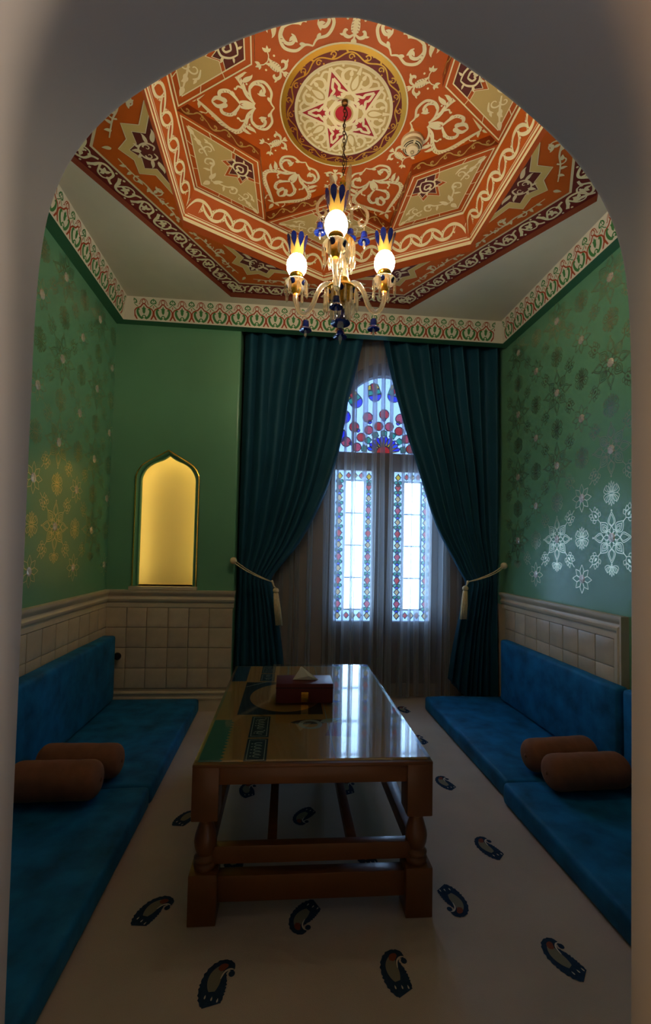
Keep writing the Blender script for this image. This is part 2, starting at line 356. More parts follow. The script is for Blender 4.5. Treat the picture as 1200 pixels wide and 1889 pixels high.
NX, NHW, NZ0, NSP, NAP = -0.853, 0.197, 0.903, 1.68, 1.875
def niche_prof(g=0.0, n=10):
    """closed outline of the pointed niche grown by g"""
    hw = NHW + g; sp = NSP + g * 0.35; ap = NAP + g * 1.12
    half = crom([(hw, sp - 0.02), (hw - 0.004, sp + 0.035), (hw - 0.035, sp + 0.095), (hw - 0.085, sp + 0.135), (hw * 0.22, ap - 0.03), (0.0, ap)], 4)
    return [(NX - hw, NZ0)] + [(NX - x, z) for x, z in half] + [(NX + x, z) for x, z in half[::-1][1:]] + [(NX + hw, NZ0)]
def wall_back_mesh():
    outer = [(XL, 0), (-0.36, 0), (-0.36, 3.3), (XL, 3.3)]; hole = niche_prof(0.028)
    loops = [[V((p[0], p[1], 0)) for p in outer], [V((p[0], p[1], 0)) for p in hole[::-1]]]
    tri = tessellate_polygon(loops); pts = outer + hole[::-1]
    mb = MB(); mb.add([(p[0], D, p[1]) for p in pts], [tuple(t) for t in tri])
    # rounded free end beside the curtain, then the return into the recess
    e = [(-0.36, D)] + [(-0.36 + 0.012 * sin(a), D + 0.012 - 0.012 * cos(a)) for a in (0.4, 0.8, 1.2, pi / 2)] + [(-0.348, YW + 0.1), (-0.5, YW + 0.1)]
    mb.add([(p[0], p[1], z) for z in (0, 3.3) for p in e], [(i, i + 1, i + 1 + len(e), i + len(e)) for i in range(len(e) - 1)])
    # cavity
    n = len(hole); mb.add([(p[0], y, p[1]) for y in (D, D + 0.04) for p in hole], [(i, i + 1, i + 1 + n, i + n) for i in range(n - 1)])
    return mb
wall_back = struct(wall_back_mesh().obj('wall_back', 'green_wall'), 'green wall holding the lit arched niche', 'wall')
cav = niche_prof(0.045); n_ = len(cav)
mb = MB(); mb.add([(p[0], y, p[1]) for y in (D + 0.005, D + 0.165) for p in cav], [(i, (i + 1) % n_, (i + 1) % n_ + n_, i + n_) for i in range(n_)])
mb.add([(p[0], D + 0.165, p[1]) for p in cav], [tuple(t) for t in tessellate_polygon([[V((p[0], p[1], 0)) for p in cav]])])
mb.obj('niche_lining', 'niche_cream', wall_back, smooth=40)
led = niche_prof(0.034)
MB().tube([(p[0], D + 0.052, p[1]) for p in led[:1] + led[1:-1] + led[-1:]], 0.004, 6).obj('niche_light_strip', 'niche_led', wall_back)
def ring_sweep(prof_fn, gs_ys, name, m, parent, smooth=40):
    loops = [[(p[0], y, p[1]) for p in prof_fn(g)] for g, y in gs_ys]; n = len(loops[0]); mb = MB(); vs = [q for l in loops for q in l]
    mb.add(vs, [(k * n + i, k * n + i + 1, (k + 1) * n + i + 1, (k + 1) * n + i) for k in range(len(loops) - 1) for i in range(n - 1)])
    return mb.obj(name, m, parent, smooth=smooth)
nf = ring_sweep(niche_prof, [(0.036, D), (0.036, D - 0.008), (0.030, D - 0.012), (0.024, D - 0.006), (0.022, D + 0.004), (0.012, D + 0.012), (0.006, D + 0.010), (0.0, D + 0.016), (0.0, D + 0.045), (0.03, D + 0.045)], 'niche_frame', 'green_trim', wall_back)
ring_sweep(niche_prof, [(0.033, D - 0.009), (0.035, D - 0.0135), (0.031, D - 0.0155), (0.028, D - 0.012)], 'gilt_bead', 'brass', wall_back)
MB().box(-1.101, -0.616, D - 0.035, D + 0.165, 0.878, 0.903, 0.005).obj('niche_sill', 'stone_trim', wall_back, smooth=40)

# window wall with a pointed-arch opening
WX0, WX1, WZ0, WZT = 0.34, 1.346, 0.10, 2.06
def arch_top(hw, n=14):
    """from right spring over the crown to left spring, round-headed"""
    return [(0.843 + hw * cos(pi * k / n), WZT + 0.735 * (hw / 0.503) * sin(pi * k / n)) for k in range(n + 1)]
op = [(WX0, WZ0), (WX1, WZ0)] + arch_top(0.503)
outer = [(-0.5, 0), (XR + 0.1, 0), (XR + 0.1, 3.3), (-0.5, 3.3)]
pts = outer + op[::-1]
tri = tessellate_polygon([[V((p[0], p[1], 0)) for p in outer], [V((p[0], p[1], 0)) for p in op[::-1]]])
mb = MB(); mb.add([(p[0], YW - 0.04, p[1]) for p in pts], [tuple(t) for t in tri]); mb.add([(p[0], YW + 0.12, p[1]) for p in pts], [tuple(t) for t in tri])
n_ = len(op); mb.add([(p[0], y, p[1]) for y in (YW - 0.04, YW + 0.12) for p in op], [(i, (i + 1) % n_, (i + 1) % n_ + n_, i + n_) for i in range(n_)])
struct(mb.obj('wall_window', 'window_wall'), 'plain plaster wall around the stained glass window', 'wall')

# ---- arch wall through which the room is seen
AX = 0.113
half = crom([(0.531, 1.45), (0.531, 1.57), (0.527, 1.68), (0.515, 1.77), (0.488, 1.85), (0.44, 1.925), (0.37, 1.995), (0.26, 2.075), (0.15, 2.135), (0.06, 2.165), (0.0, 2.174)], 4)
AP = [(AX - 0.522, 0.0), (AX - 0.528, 0.8)] + [(AX - x, z) for x, z in half] + [(AX + x, z) for x, z in half[::-1][1:]] + [(AX + 0.526, 0.8), (AX + 0.518, 0.0)]
def grow(pr, g):
    c = V((AX, 1.1)); out = []
    for i, p in enumerate(pr):
        a = V(pr[max(0, i - 1)]); b = V(pr[min(len(pr) - 1, i + 1)]); d = (b - a).normalized(); nn = V((-d.y, d.x))
        out.append((p[0] + nn.x * g, p[1] + (nn.y * g if p[1] > 0 else 0)))
    return out
mb = MB(); n_ = len(AP)
loops = [(grow(AP, 0.012), YF0), (grow(AP, 0.004), YF0 + 0.004), (AP, YF0 + 0.012), (AP, YF1 - 0.012), (grow(AP, 0.004), YF1 - 0.004), (grow(AP, 0.012), YF1)]
mb.add([(p[0], y, p[1]) for l, y in loops for p in l], [(k * n_ + i, k * n_ + i + 1, (k + 1) * n_ + i + 1, (k + 1) * n_ + i) for k in range(5) for i in range(n_ - 1)])
fp = [(XL - 0.4, 0)] + grow(AP, 0.012) + [(XR + 0.4, 0), (XR + 0.4, 3.5), (XL - 0.4, 3.5)]
tri = tessellate_polygon([[V((p[0], p[1], 0)) for p in fp]])
for y in (YF0, YF1): mb.add([(p[0], y, p[1]) for p in fp], [tuple(t) for t in tri])
struct(mb.obj('wall_front', 'arch_plaster', smooth=30), 'dark grey plaster wall with the pointed arch doorway', 'wall')

# ---- hall behind the camera
struct(MB().box(XL - 0.5, XL - 0.4, -2.2, YF0, 0, 2.9).obj('wall_hall_left', 'hall_plaster'))
struct(MB().box(XR + 0.4, XR + 0.5, -2.2, YF0, 0, 2.9).obj('wall_hall_right', 'hall_plaster'))
struct(MB().box(XL - 0.5, XR + 0.5, -2.3, -2.2, 0, 2.9).obj('wall_hall_back', 'hall_plaster'))
struct(MB().box(XL - 0.5, XR + 0.5, -2.3, YF0, 2.8, 2.9).obj('ceiling_hall', 'hall_plaster'))
for (lx, nx, mm, lab) in ((XR + 0.4, -1, 'hall_fill_glow', 'round white fill lamp added out of view on the right wall of the hall'), (XL - 0.4, 1, 'hall_fill_warm', 'round warm fill lamp added out of view on the left wall of the hall')):  # unseen lamps, added to brighten and tint the two arch jambs
    hl = empty('added_fill_lamp', (lx, 0.05, 2.28)); tag(hl, lab, 'lamp', 'added hall fill lamps')
    MB().lathe([(0.001, 0), (0.06, 0), (0.06, 0.012), (0.02, 0.02), (0.014, 0.06)], 24, caps=False, ax=(nx, 0, 0)).obj('back_plate', 'brass', hl, smooth=40)
    MB().lathe([(max(0.001, 0.085 * sin(pi * k / 14)), -0.085 * cos(pi * k / 14)) for k in range(15)], 24, o=(nx * 0.14, 0, 0)).obj('globe', mm, hl, smooth=True)

# ---- wainscot: tiles, rails, baseboards
TP = 0.1472
def tile_mesh(w, h):
    return MB().box(-w / 2, w / 2, -0.005, 0.005, -h / 2, h / 2, 0.0035).mesh('tile', 'stone_tile', smooth=40)
_tm = {}
def tile(parent, x, y, z, w, h, rz):
    k = (round(w, 3), round(h, 3))
    if k not in _tm: _tm[k] = tile_mesh(*k)
    link('tile', _tm[k], parent, (x, y, z), (0, 0, rz))
ROWS = [(0.604, 0.750), (0.457, 0.604), (0.310, 0.457), (0.165, 0.310)]
G = 0.0045
MB().box(XL, -0.352, D - 0.006, D + 0.001, 0.0, 0.76).obj('grout_bed', 'grout', wall_back)
MB().box(XL - 0.001, XL + 0.006, 1.2, D, 0.0, 0.76).obj('grout_bed', 'grout', wall_left)
MB().box(XR - 0.006, XR + 0.001, 2.23, YW, 0.0, 0.79).obj('grout_bed', 'grout', wall_right)
xs = [XL, -1.109, -0.967, -0.816, -0.668, -0.521, -0.352]
for (z0, z1) in ROWS:
    for a, b in zip(xs, xs[1:]): tile(wall_back, (a + b) / 2, D - 0.010, (z0 + z1) / 2, b - a - G, z1 - z0 - G, 0)
    for k in range(11):
        y1 = D - k * 0.1485; tile(wall_left, XL + 0.010, y1 - 0.07425, (z0 + z1) / 2, 0.1485 - G, z1 - z0 - G, R(90))
ys = [3.41, 3.265, 3.122, 2.977, 2.828, 2.686, 2.542, 2.394, 2.248]
for (z0, z1) in [(0.614, 0.762), (0.466, 0.614), (0.318, 0.466)]:
    for a, b in zip(ys, ys[1:]): tile(wall_right, XR - 0.010, (a + b) / 2, (z0 + z1) / 2, a - b - G, z1 - z0 - G, R(90))
RAIL = [(0.0, 0.752), (0.018, 0.752), (0.018, 0.778), (0.014, 0.782), (0.014, 0.786), (0.022, 0.790), (0.030, 0.800), (0.032, 0.812), (0.026, 0.820), (0.024, 0.824), (0.024, 0.832), (0.034, 0.846), (0.042, 0.856), (0.044, 0.864), (0.044, 0.876), (0.0, 0.876)]
BASE = [(0.0, 0.142), (0.02, 0.142), (0.026, 0.136), (0.026, 0.128), (0.018, 0.122), (0.018, 0.104), (0.024, 0.098), (0.024, 0.088), (0.018, 0.082), (0.018, 0.012), (0.022, 0.0), (0.0, 0.0)]
def rail(name, prof, m, z=0):
    mb = MB(); mb.sweep(prof, [lambda a, b: (XL + a, 1.2, b + z), lambda a, b: (XL + a, D - a, b + z), lambda a, b: (-0.352 + a * 0.4, D - a, b + z), lambda a, b: (-0.352 + a * 0.4, D + 0.02, b + z)])
    return mb.obj(name, m, None, smooth=30)
struct(rail('trim_1', RAIL, 'stone_trim'), 'beige stone chair rail below the niche', 'moulding')
struct(rail('baseboard_back', BASE, 'stone_trim'), 'beige stone baseboard behind the left seat', 'baseboard')
# right wall: chair rail mitred into a standing moulding that ends the tiled panel
prof = [(a, b - 0.752) for a, b in RAIL]
mb = MB(); mb.sweep(prof, [lambda a, b: (XR - a, D + 0.02, 0.752 + 0.012 + b), lambda a, b: (XR - a, 2.245 - b * 0.66, 0.752 + 0.012 + b), lambda a, b: (XR - a, 2.245 - b * 0.66, 0.0)])
struct(mb.obj('trim_2', 'stone_trim', smooth=30), 'pale stone chair rail turning down beside the doorway on the right', 'moulding')
struct(MB().box(XR - 0.018, XR, 2.25, D, 0, 0.14, 0.003).obj('baseboard_right', 'stone_trim'))

# ---- cornice with painted frieze
CW = 0.074
x0, x1, y0, y1 = XL + CW, XR - CW * 0.9, YF1 + 0.02, D - CW
LEAN = 0.03
mb = MB()
inn = [(x0, y0), (x1, y0), (x1, y1), (x0, y1)]; out_ = [(XL - 0.02, YF1), (XR + 0.02, YF1), (XR + 0.02, D + 0.0), (XL - 0.02, D + 0.0)]
mb.add([(p[0], p[1], ZB) for p in inn + out_], [(i, (i + 1) % 4, (i + 1) % 4 + 4, i + 4) for i in range(4)])
mb.add([(XL, D, ZB), (XR, D, ZB), (XR, D, 3.3), (XL, D, 3.3)], [(0, 1, 2, 3)])
trim3 = struct(mb.obj('trim_3', 'green_trim'), 'green cornice ledge carrying the painted frieze', 'cornice')
inn2 = [(x0 + LEAN, y0 + LEAN), (x1 - LEAN, y0 + LEAN), (x1 - LEAN, y1 - LEAN), (x0 + LEAN, y1 - LEAN)]
mb = MB(); mb.add([(p[0], p[1], ZB) for p in inn] + [(p[0], p[1], ZC + 0.002) for p in inn2], [(i, (i + 1) % 4, (i + 1) % 4 + 4, i + 4) for i in range(4)])
frieze = mb.obj('frieze', 'frieze_cream', trim3)
FP = 0.1366; FH = 0.150
def frieze_unit():
    rust, green = Orn(), Orn()
    for o in (rust, green): o.push(0, 0, 0.006, FP, FH)
    for k in (1, -1):
        rust.push(sx=k); green.push(sx=k)
        rust.poly([(0.5, 0.17), (0.40, 0.02), (0.32, 0.02), (0.44, 0.24), (0.445, 0.42), (0.5, 0.42)])
        rust.st([(0.48, 0.40), (0.40, 0.50), (0.28, 0.555), (0.17, 0.60), (0.08, 0.70), (0.0, 0.76)], 0.06, n=4)
        rust.st([(0.02, 0.74), (0.10, 0.82), (0.06, 0.90), (0.0, 0.97)], 0.035, n=4)
        rust.st([(0.0, 0.97), (0.12, 0.93), (0.19, 0.82), (0.2, 0.74), (0.26, 0.72)], 0.03, n=4)
        green.st([(0.30, 0.60), (0.40, 0.66), (0.48, 0.74), (0.5, 0.80)], 0.03, n=4)
        green.st([(0.5, 0.96), (0.42, 0.92), (0.36, 0.82), (0.42, 0.77), (0.46, 0.82)], (0.03, 0.06, 0.03), n=4)
        green.leaf((0.5, 0.84), 90, 0.17, 0.05)
        green.poly([(0.0, 0.66), (0.05, 0.55), (0.115, 0.545), (0.08, 0.49), (0.07, 0.36), (0.03, 0.30), (0.0, 0.27)])
        green.st([(0.02, 0.10), (0.12, 0.08), (0.22, 0.14), (0.31, 0.28), (0.33, 0.42), (0.27, 0.50), (0.22, 0.45)], (0.05, 0.12, 0.03), n=4)
        green.st([(0.0, 0.22), (0.08, 0.16), (0.14, 0.03)], (0.04, 0.07), n=4)
        rust.outline([(0.5, 0.68), (0.47, 0.60), (0.5, 0.52), (0.53, 0.60)], 0.022) if k == 1 else None
        rust.pop(); green.pop()
    return rust, green
fr_, fg_ = frieze_unit()
LH = sqrt((ZC - ZB) ** 2 + LEAN ** 2); vz = (ZC - ZB) / LH; vl = LEAN / LH
mR = fr_.mesh('frieze_motif', 'frieze_rust', lambda u, v, h: V((u, -vl * v - h * vz, v * vz - h * vl)), 0.0009)
mG = fg_.mesh('frieze_leaf', 'frieze_green', lambda u, v, h: V((u, -vl * v - h * vz, v * vz - h * vl)), 0.0011)
for (ax, ay, bx, by, rz) in [(x0, y1, x1, y1, 0), (x1, y1, x1, y0, -90), (x0, y0, x0, y1, 90)]:
    L = hypot(bx - ax, by - ay); n = int((L - 0.03) / FP); st = (L - n * FP) / 2 + FP / 2
    for k in range(n):
        t = (st + k * FP) / L; px, py = ax + (bx - ax) * t, ay + (by - ay) * t
        if rz and py < 1.5: continue
        link('frieze_motif', mR, frieze, (px, py, ZB), (0, 0, R(rz))); link('frieze_leaf', mG, frieze, (px, py, ZB), (0, 0, R(rz)))

# ================================================================== PAINTED CEILING
R0, R1, R2 = 1.317, 0.995, 0.917            # outer hexagon, gold-edged hexagon, cream-line hexagon
Z_RING, Z_G0, Z_G1, Z_D, Z_F = 3.047, 3.112, 3.259, 3.262, 3.325
RT, RI = 0.793, 0.478                       # star tips / inner corners
def hexa(r, a0): return [(r * cos(R(a0 + 60 * k)), r * sin(R(a0 + 60 * k))) for k in range(6)]
def at_c(p, z): return (HX + p[0], HY + p[1], z)
H0, H1, H2 = hexa(R0, 0), hexa(R1, 30), hexa(R2, 30)
# flat white ceiling with the hexagonal opening
o4 = [(XL - 0.15 - HX, YF1 - 0.1 - HY), (XR + 0.15 - HX, YF1 - 0.1 - HY), (XR + 0.15 - HX, YW + 0.15 - HY), (XL - 0.15 - HX, YW + 0.15 - HY)]
tri = tessellate_polygon([[V((*p, 0)) for p in o4], [V((*p, 0)) for p in H0[::-1]]])
ceiling = struct(MB().add([at_c(p, ZC) for p in o4 + H0[::-1]], [tuple(t) for t in tri]).obj('ceiling', 'white_ceiling'), 'white ceiling with a stepped painted hexagonal dome', 'ceiling')
struct(MB().box(XL - 0.15, XR + 0.15, YF1 - 0.1, YW + 0.15, 3.42, 3.5).obj('ceiling_slab', 'white_ceiling'))
def loft(a, za, b, zb, name, m):
    n = len(a); return MB().add([at_c(p, za) for p in a] + [at_c(p, zb) for p in b], [(i, (i + 1) % n, (i + 1) % n + n, i + n) for i in range(n)]).obj(name, m, ceiling)
loft(H0, ZC, H0, Z_RING, 'hexagon_edge', 'edge_brown')
tri = tessellate_polygon([[V((*p, 0)) for p in H0], [V((*p, 0)) for p in H1[::-1]]])
ring = MB().add([at_c(p, Z_RING) for p in H0 + H1[::-1]], [tuple(t) for t in tri]).obj('outer_ring', 'orange', ceiling)
loft(H1, Z_RING, H1, Z_G0 - 0.022, 'gilt_edge', 'rust'); loft(H1, Z_G0 - 0.022, H1, Z_G0, 'gilt_line', 'cream')
loft(H1, Z_G0, H2, Z_G1, 'braided_cove', 'orange')
STAR = [(r * cos(R(30 * k)), r * sin(R(30 * k))) for k in range(12) for r in ((RT,) if k % 2 == 0 else (RI,))]
tri = tessellate_polygon([[V((*p, 0)) for p in H2], [V((*p, 0)) for p in STAR[::-1]]])
MB().add([at_c(p, Z_D) for p in H2 + STAR[::-1]], [tuple(t) for t in tri]).obj('diamond_field', 'orange', ceiling)
loft(STAR, Z_D, STAR, Z_F, 'star_riser', 'rust')
MB().add([at_c(p, Z_F) for p in STAR], [tuple(range(12))]).obj('star_field', 'orange', ceiling)
def sectors(name, o, m, z, h, rot0=0, n=6):
    me = o.mesh(name, m, FLATUP, h)
    for k in range(n): link(name, me, ceiling, (HX, HY, z), (0, 0, R(rot0 + k * 360 / n)))

# --- star field arabesques, one star arm per object
o = Orn()
for k in (1, -1):
    o.push(sy=k)
    o.st([(0.335, 0.0), (0.352, 0.028), (0.348, 0.075), (0.378, 0.115), (0.42, 0.112), (0.446, 0.085), (0.446, 0.045), (0.43, 0.012)], (0.006, 0.014, 0.008))
    o.st([(0.446, 0.085), (0.425, 0.105), (0.392, 0.10), (0.38, 0.075), (0.395, 0.055), (0.412, 0.062)], (0.016, 0.014, 0.004))
    o.leaf((0.405, 0.065), 200, 0.034, 0.02); o.leaf((0.40, 0.06), 110, 0.026, 0.014); o.leaf((0.365, 0.05), 245, 0.03, 0.014)
    o.st([(0.425, 0.01), (0.462, 0.045), (0.482, 0.10), (0.515, 0.142), (0.558, 0.14), (0.598, 0.108), (0.635, 0.068), (0.675, 0.026), (0.70, 0.0)], (0.007, 0.026, 0.007))
    o.leaf((0.477, 0.105), 128, 0.06, 0.022, 0.3); o.leaf((0.50, 0.128), 165, 0.05, 0.018, -0.3)
    o.st([(0.43, 0.0), (0.468, 0.014), (0.498, 0.012)], (0.02, 0.012))
    o.st([(0.498, 0.002), (0.518, 0.032), (0.548, 0.058), (0.585, 0.052), (0.592, 0.030), (0.576, 0.022)], (0.007, 0.019, 0.006))
    o.leaf((0.52, 0.028), 60, 0.035, 0.014, 0.3); o.leaf((0.56, 0.004), 40, 0.03, 0.018, 0.2)
    o.st([(0.565, 0.0), (0.585, 0.016), (0.61, 0.02), (0.632, 0.0)], (0.012, 0.02, 0.006))
    o.leaf((0.69, 0.006), 58, 0.036, 0.016, 0.3); o.st([(0.655, 0.045), (0.668, 0.062), (0.69, 0.058)], (0.004, 0.006)); o.leaf((0.685, 0.060), 10, 0.024, 0.014)
    o.leaf((0.60, 0.108), 95, 0.026, 0.014); o.st([(0.585, 0.115), (0.6, 0.128)], 0.004, smooth=False); o.disc((0.535, 0.155), 0.006); o.disc((0.64, 0.075), 0.005)
    o.st([(0.447, 0.045), (0.47, 0.072), (0.50, 0.085), (0.512, 0.068)], (0.004, 0.010, 0.004)); o.disc((0.515, 0.072), 0.006); o.disc((0.46, 0.10), 0.005)
    o.pop()
o.leaf((0.705, 0), 0, 0.055, 0.022); o.leaf((0.44, 0), 0, 0.055, 0.024)
o.push(R(30))
for k in (1, -1):
    o.push(sy=k)
    o.leaf((0.352, 0.003), 24, 0.068, 0.024, -0.35)
    o.st([(0.352, 0.002), (0.340, 0.022), (0.348, 0.042), (0.364, 0.040), (0.364, 0.030)], (0.006, 0.015, 0.004), n=4); o.leaf((0.346, 0.040), 70, 0.022, 0.010, 0.3)
    o.st([(0.416, 0.0), (0.424, 0.022), (0.438, 0.034)], (0.004, 0.005)); o.leaf((0.436, 0.032), 15, 0.026, 0.015, -0.2); o.leaf((0.436, 0.032), 95, 0.022, 0.013, 0.2); o.leaf((0.436, 0.034), 55, 0.024, 0.012)
    o.leaf((0.334, 0.002), 140, 0.02, 0.011, 0.2); o.disc((0.405, 0.036), 0.005, 8)
    o.pop()
o.leaf((0.340, 0), 180, 0.024, 0.014); o.st([(0.335, 0), (0.36, 0)], 0.008, smooth=False)
o.pop()
sectors('arabesque_scroll', o, 'cream', Z_F, 0.001)
o = Orn()                                       # dark veins brushed over the big leaves
for k in (1, -1):
    o.push(sy=k); c_ = crom([(0.425, 0.01), (0.462, 0.045), (0.482, 0.10), (0.515, 0.142), (0.558, 0.14), (0.598, 0.108), (0.635, 0.068), (0.675, 0.026), (0.70, 0.0)], 6)
    for i in range(12, 34, 2):
        x, y = c_[i]; dx, dy = c_[i + 1][0] - x, c_[i + 1][1] - y; l = hypot(dx, dy); dx, dy = dx / l, dy / l
        o.st([(x - dy * 0.008 + dx * 0.003, y + dx * 0.008 + dy * 0.003), (x + dy * 0.002 - dx * 0.005, y - dx * 0.002 - dy * 0.005)], (0.0032, 0.001), smooth=False)
    for (x, y) in ((0.385, 0.107), (0.40, 0.114), (0.415, 0.112), (0.545, 0.057), (0.558, 0.060), (0.572, 0.057)): o.st([(x, y), (x - 0.004, y - 0.008)], (0.003, 0.001), smooth=False)
    o.pop(); o.push(R(30), sy=k)
    for i in range(4): o.st([(0.368 + 0.011 * i, 0.008), (0.364 + 0.011 * i, 0.016)], (0.001, 0.0028), smooth=False)
    o.pop()
sectors('arabesque_veins', o, 'rust', Z_F, 0.0014)

# --- central medallion
def med(name, fn, m, h, z=Z_F):
    o = Orn(); fn(o); link(name, o.mesh(name, m, FLATUP, h), ceiling, (HX, HY - 0.012, z))
MR = 0.31
med('medallion_rim', lambda o: o.disc((0, 0), MR, 72), 'cream', 0.0012)
med('medallion_gold_ring', lambda o: o.ring((0, 0), 0.280, 0.303, 72), 'gold_paint', 0.0016)
med('medallion_red_ring', lambda o: o.ring((0, 0), 0.238, 0.284, 72), 'maroon', 0.0014)
def fn(o):
    n = 22
    o.st([((0.261 + 0.0125 * sin(n / 2 * t)) * cos(t), (0.261 + 0.0125 * sin(n / 2 * t)) * sin(t)) for t in [2 * pi * i / 264 for i in range(264)]], 0.006, smooth=False, close=True)
    for k in range(n):
        sg = 1 if k % 2 == 0 else -1; th = 2 * pi / n * (k + 0.5); o.push(th)
        o.spiral((0.261 - sg * 0.006, 0.0), 0.0135, 0.004, 90 * sg, 90 * sg - sg * 380, (0.0065, 0.003)); o.leaf((0.261 + sg * 0.008, -0.012), -60 * sg, 0.022, 0.008, 0.2); o.disc((0.261 - sg * 0.019, 0.018), 0.004, 8)
        o.pop()
med('medallion_gold_scroll', fn, 'gold_paint', 0.0018)
med('medallion_disc', lambda o: o.disc((0, 0), 0.226, 60), 'tan', 0.0020)
def fn(o):
    for k in range(5):
        o.push(R(-77 + 72 * k))          # between two star points
        for q in (1, -1):
            o.push(sy=q)
            o.st([(0.205, 0.012), (0.20, 0.05), (0.172, 0.068), (0.146, 0.052), (0.15, 0.028), (0.172, 0.026)], (0.008, 0.015, 0.008))
            o.st([(0.10, 0.0), (0.125, 0.022), (0.15, 0.028)], (0.01, 0.014)); o.st([(0.146, 0.055), (0.13, 0.07), (0.112, 0.06), (0.118, 0.045)], (0.012, 0.010, 0.005))
            o.st([(0.185, 0.068), (0.188, 0.095), (0.172, 0.108), (0.158, 0.098)], (0.012, 0.010, 0.005)); o.leaf((0.172, 0.03), 350, 0.03, 0.018, 0.3)
            o.disc((0.205, 0.078), 0.006, 8); o.leaf((0.152, 0.075), 80, 0.04, 0.012, 0.3)
            o.pop()
        o.leaf((0.12, 0), 0, 0.07, 0.028); o.st([(0.19, 0), (0.224, 0)], (0.02, 0.008), smooth=False)
        o.pop()
med('medallion_scroll', fn, 'cream', 0.0024)
SP = [R(-113 + 72 * k) for k in range(5)]
def fn(o):
    for a in SP:
        o.push(a); o.poly([(0.205, 0), (0.09, 0.052), (0.06, 0.0), (0.09, -0.052)]); o.pop()
med('medallion_star_points', fn, 'red_paint', 0.0028)
def fn(o):
    for a in SP:
        o.push(a)
        o.st([(0.218, 0.0), (0.085, 0.062), (0.04, 0.085)], 0.014, smooth=False); o.st([(0.218, 0.0), (0.085, -0.062), (0.04, -0.085)], 0.014, smooth=False)
        for k in (1, -1):
            o.push(sy=k); o.st([(0.172, 0.0), (0.135, 0.016), (0.118, 0.012), (0.10, 0.032), (0.085, 0.028), (0.075, 0.0)], 0.013, n=4); o.leaf((0.095, 0.02), 90, 0.03, 0.014); o.pop()
        o.pop()
    for k in range(5):
        o.push(R(-149 + 72 * k)); o.st([(0.066, -0.058), (0.066, 0.058)], 0.012, smooth=False); o.pop()
    o.ring((0, 0), 0.048, 0.066, 40); o.ring((0, 0), 0.224, 0.232, 72)
med('medallion_star_bands', fn, 'cream', 0.0032)
med('medallion_centre', lambda o: o.disc((0, 0), 0.040, 32), 'red_paint', 0.0036)

# --- diamonds between the star arms (local axis = hexagon corner at 30 deg)
KITE = [(RI * cos(0), 0.0), (RT * cos(R(30)), RT * sin(R(30)) * 1), (R2, 0.0), (RT * cos(R(30)), -RT * sin(R(30)))]
o = Orn(); o.outline(KITE, 0.006, 0.010)
o2 = inset(KITE, 0.042)
o.outline(KITE, 0.005, 0.038)
for i in range(4):
    a, b = V(inset(KITE, 0.013)[i]), V(inset(KITE, 0.013)[(i + 1) % 4]); c, d = V(o2[i]), V(o2[(i + 1) % 4])
    for t in ((0.32, 0.66) if i in (0, 3) else (0.3, 0.5, 0.7)): o.st([tuple(a.lerp(b, t)), tuple(c.lerp(d, t))], 0.0035, smooth=False)
sectors('diamond_lines', o, 'cream', Z_D, 0.0018, 30)
o = Orn(); o.poly(o2); sectors('diamond_panel', o, 'tan', Z_D, 0.0010, 30)
# small half star at the inner corner of every diamond
t0 = o2[0][0]; hs = [o2[0]] + [(t0 + x, y) for x, y in ((0.056, 0.106), (0.084, 0.070), (0.138, 0.086), (0.128, 0.036), (0.184, 0.0), (0.128, -0.036), (0.138, -0.086), (0.084, -0.070), (0.056, -0.106))]
o = Orn(); o.poly(hs); sectors('diamond_star_border', o, 'orange', Z_D, 0.0014, 30)
o = Orn(); o.poly([(t0 + (p[0] - t0) * 0.84, p[1] * 0.84) for p in hs]); sectors('diamond_star', o, 'dark_maroon', Z_D, 0.0020, 30)
o = Orn(); o.outline(hs, 0.003, -0.0015); o.outline([(t0 + (p[0] - t0) * 0.84, p[1] * 0.84) for p in hs], 0.003, -0.0015)
for k in (1, -1):
    o.push(sy=k)
    o.st([(t0 + 0.03, 0.0), (t0 + 0.05, 0.03), (t0 + 0.082, 0.045), (t0 + 0.105, 0.03), (t0 + 0.11, 0.006)], (0.005, 0.010, 0.006)); o.leaf((t0 + 0.075, 0.045), 70, 0.03, 0.012, 0.3)
    o.st([(t0 + 0.06, 0.0), (t0 + 0.075, 0.02), (t0 + 0.09, 0.016), (t0 + 0.085, 0.004)], (0.006, 0.010, 0.004)); o.leaf((t0 + 0.105, 0.03), 20, 0.026, 0.012, 0.3); o.leaf((t0 + 0.04, 0.02), 120, 0.024, 0.010)
    # scrolls filling the tan panel
    o.st([(0.80, 0.0), (0.775, 0.03), (0.745, 0.07), (0.715, 0.085), (0.705, 0.11), (0.73, 0.128), (0.752, 0.112), (0.742, 0.094)], (0.005, 0.011, 0.004))
    o.leaf((0.80, 0.014), 150, 0.06, 0.026, 0.25); o.leaf((0.735, 0.10), 200, 0.032, 0.016, 0.3); o.leaf((0.757, 0.06), 30, 0.04, 0.014, 0.3)
    o.spiral((0.685, 0.165), 0.026, 0.006, 20, 340, (0.009, 0.004)); o.spiral((0.725, 0.172), 0.02, 0.005, 200, -120, (0.008, 0.004))
    o.st([(0.715, 0.14), (0.705, 0.19), (0.70, 0.24), (0.695, 0.29)], (0.006, 0.010, 0.004)); o.leaf((0.692, 0.215), 45, 0.04, 0.02, 0.3); o.leaf((0.71, 0.205), 125, 0.04, 0.02, -0.3)
    o.leaf((0.697, 0.265), 90, 0.055, 0.022); o.st([(0.66, 0.15), (0.655, 0.19), (0.675, 0.21)], (0.004, 0.010, 0.004)); o.leaf((0.66, 0.2), 80, 0.03, 0.012)
    o.pop()
o.leaf((0.81, 0), 0, 0.05, 0.03); o.leaf((t0 + 0.085, 0), 0, 0.03, 0.018)
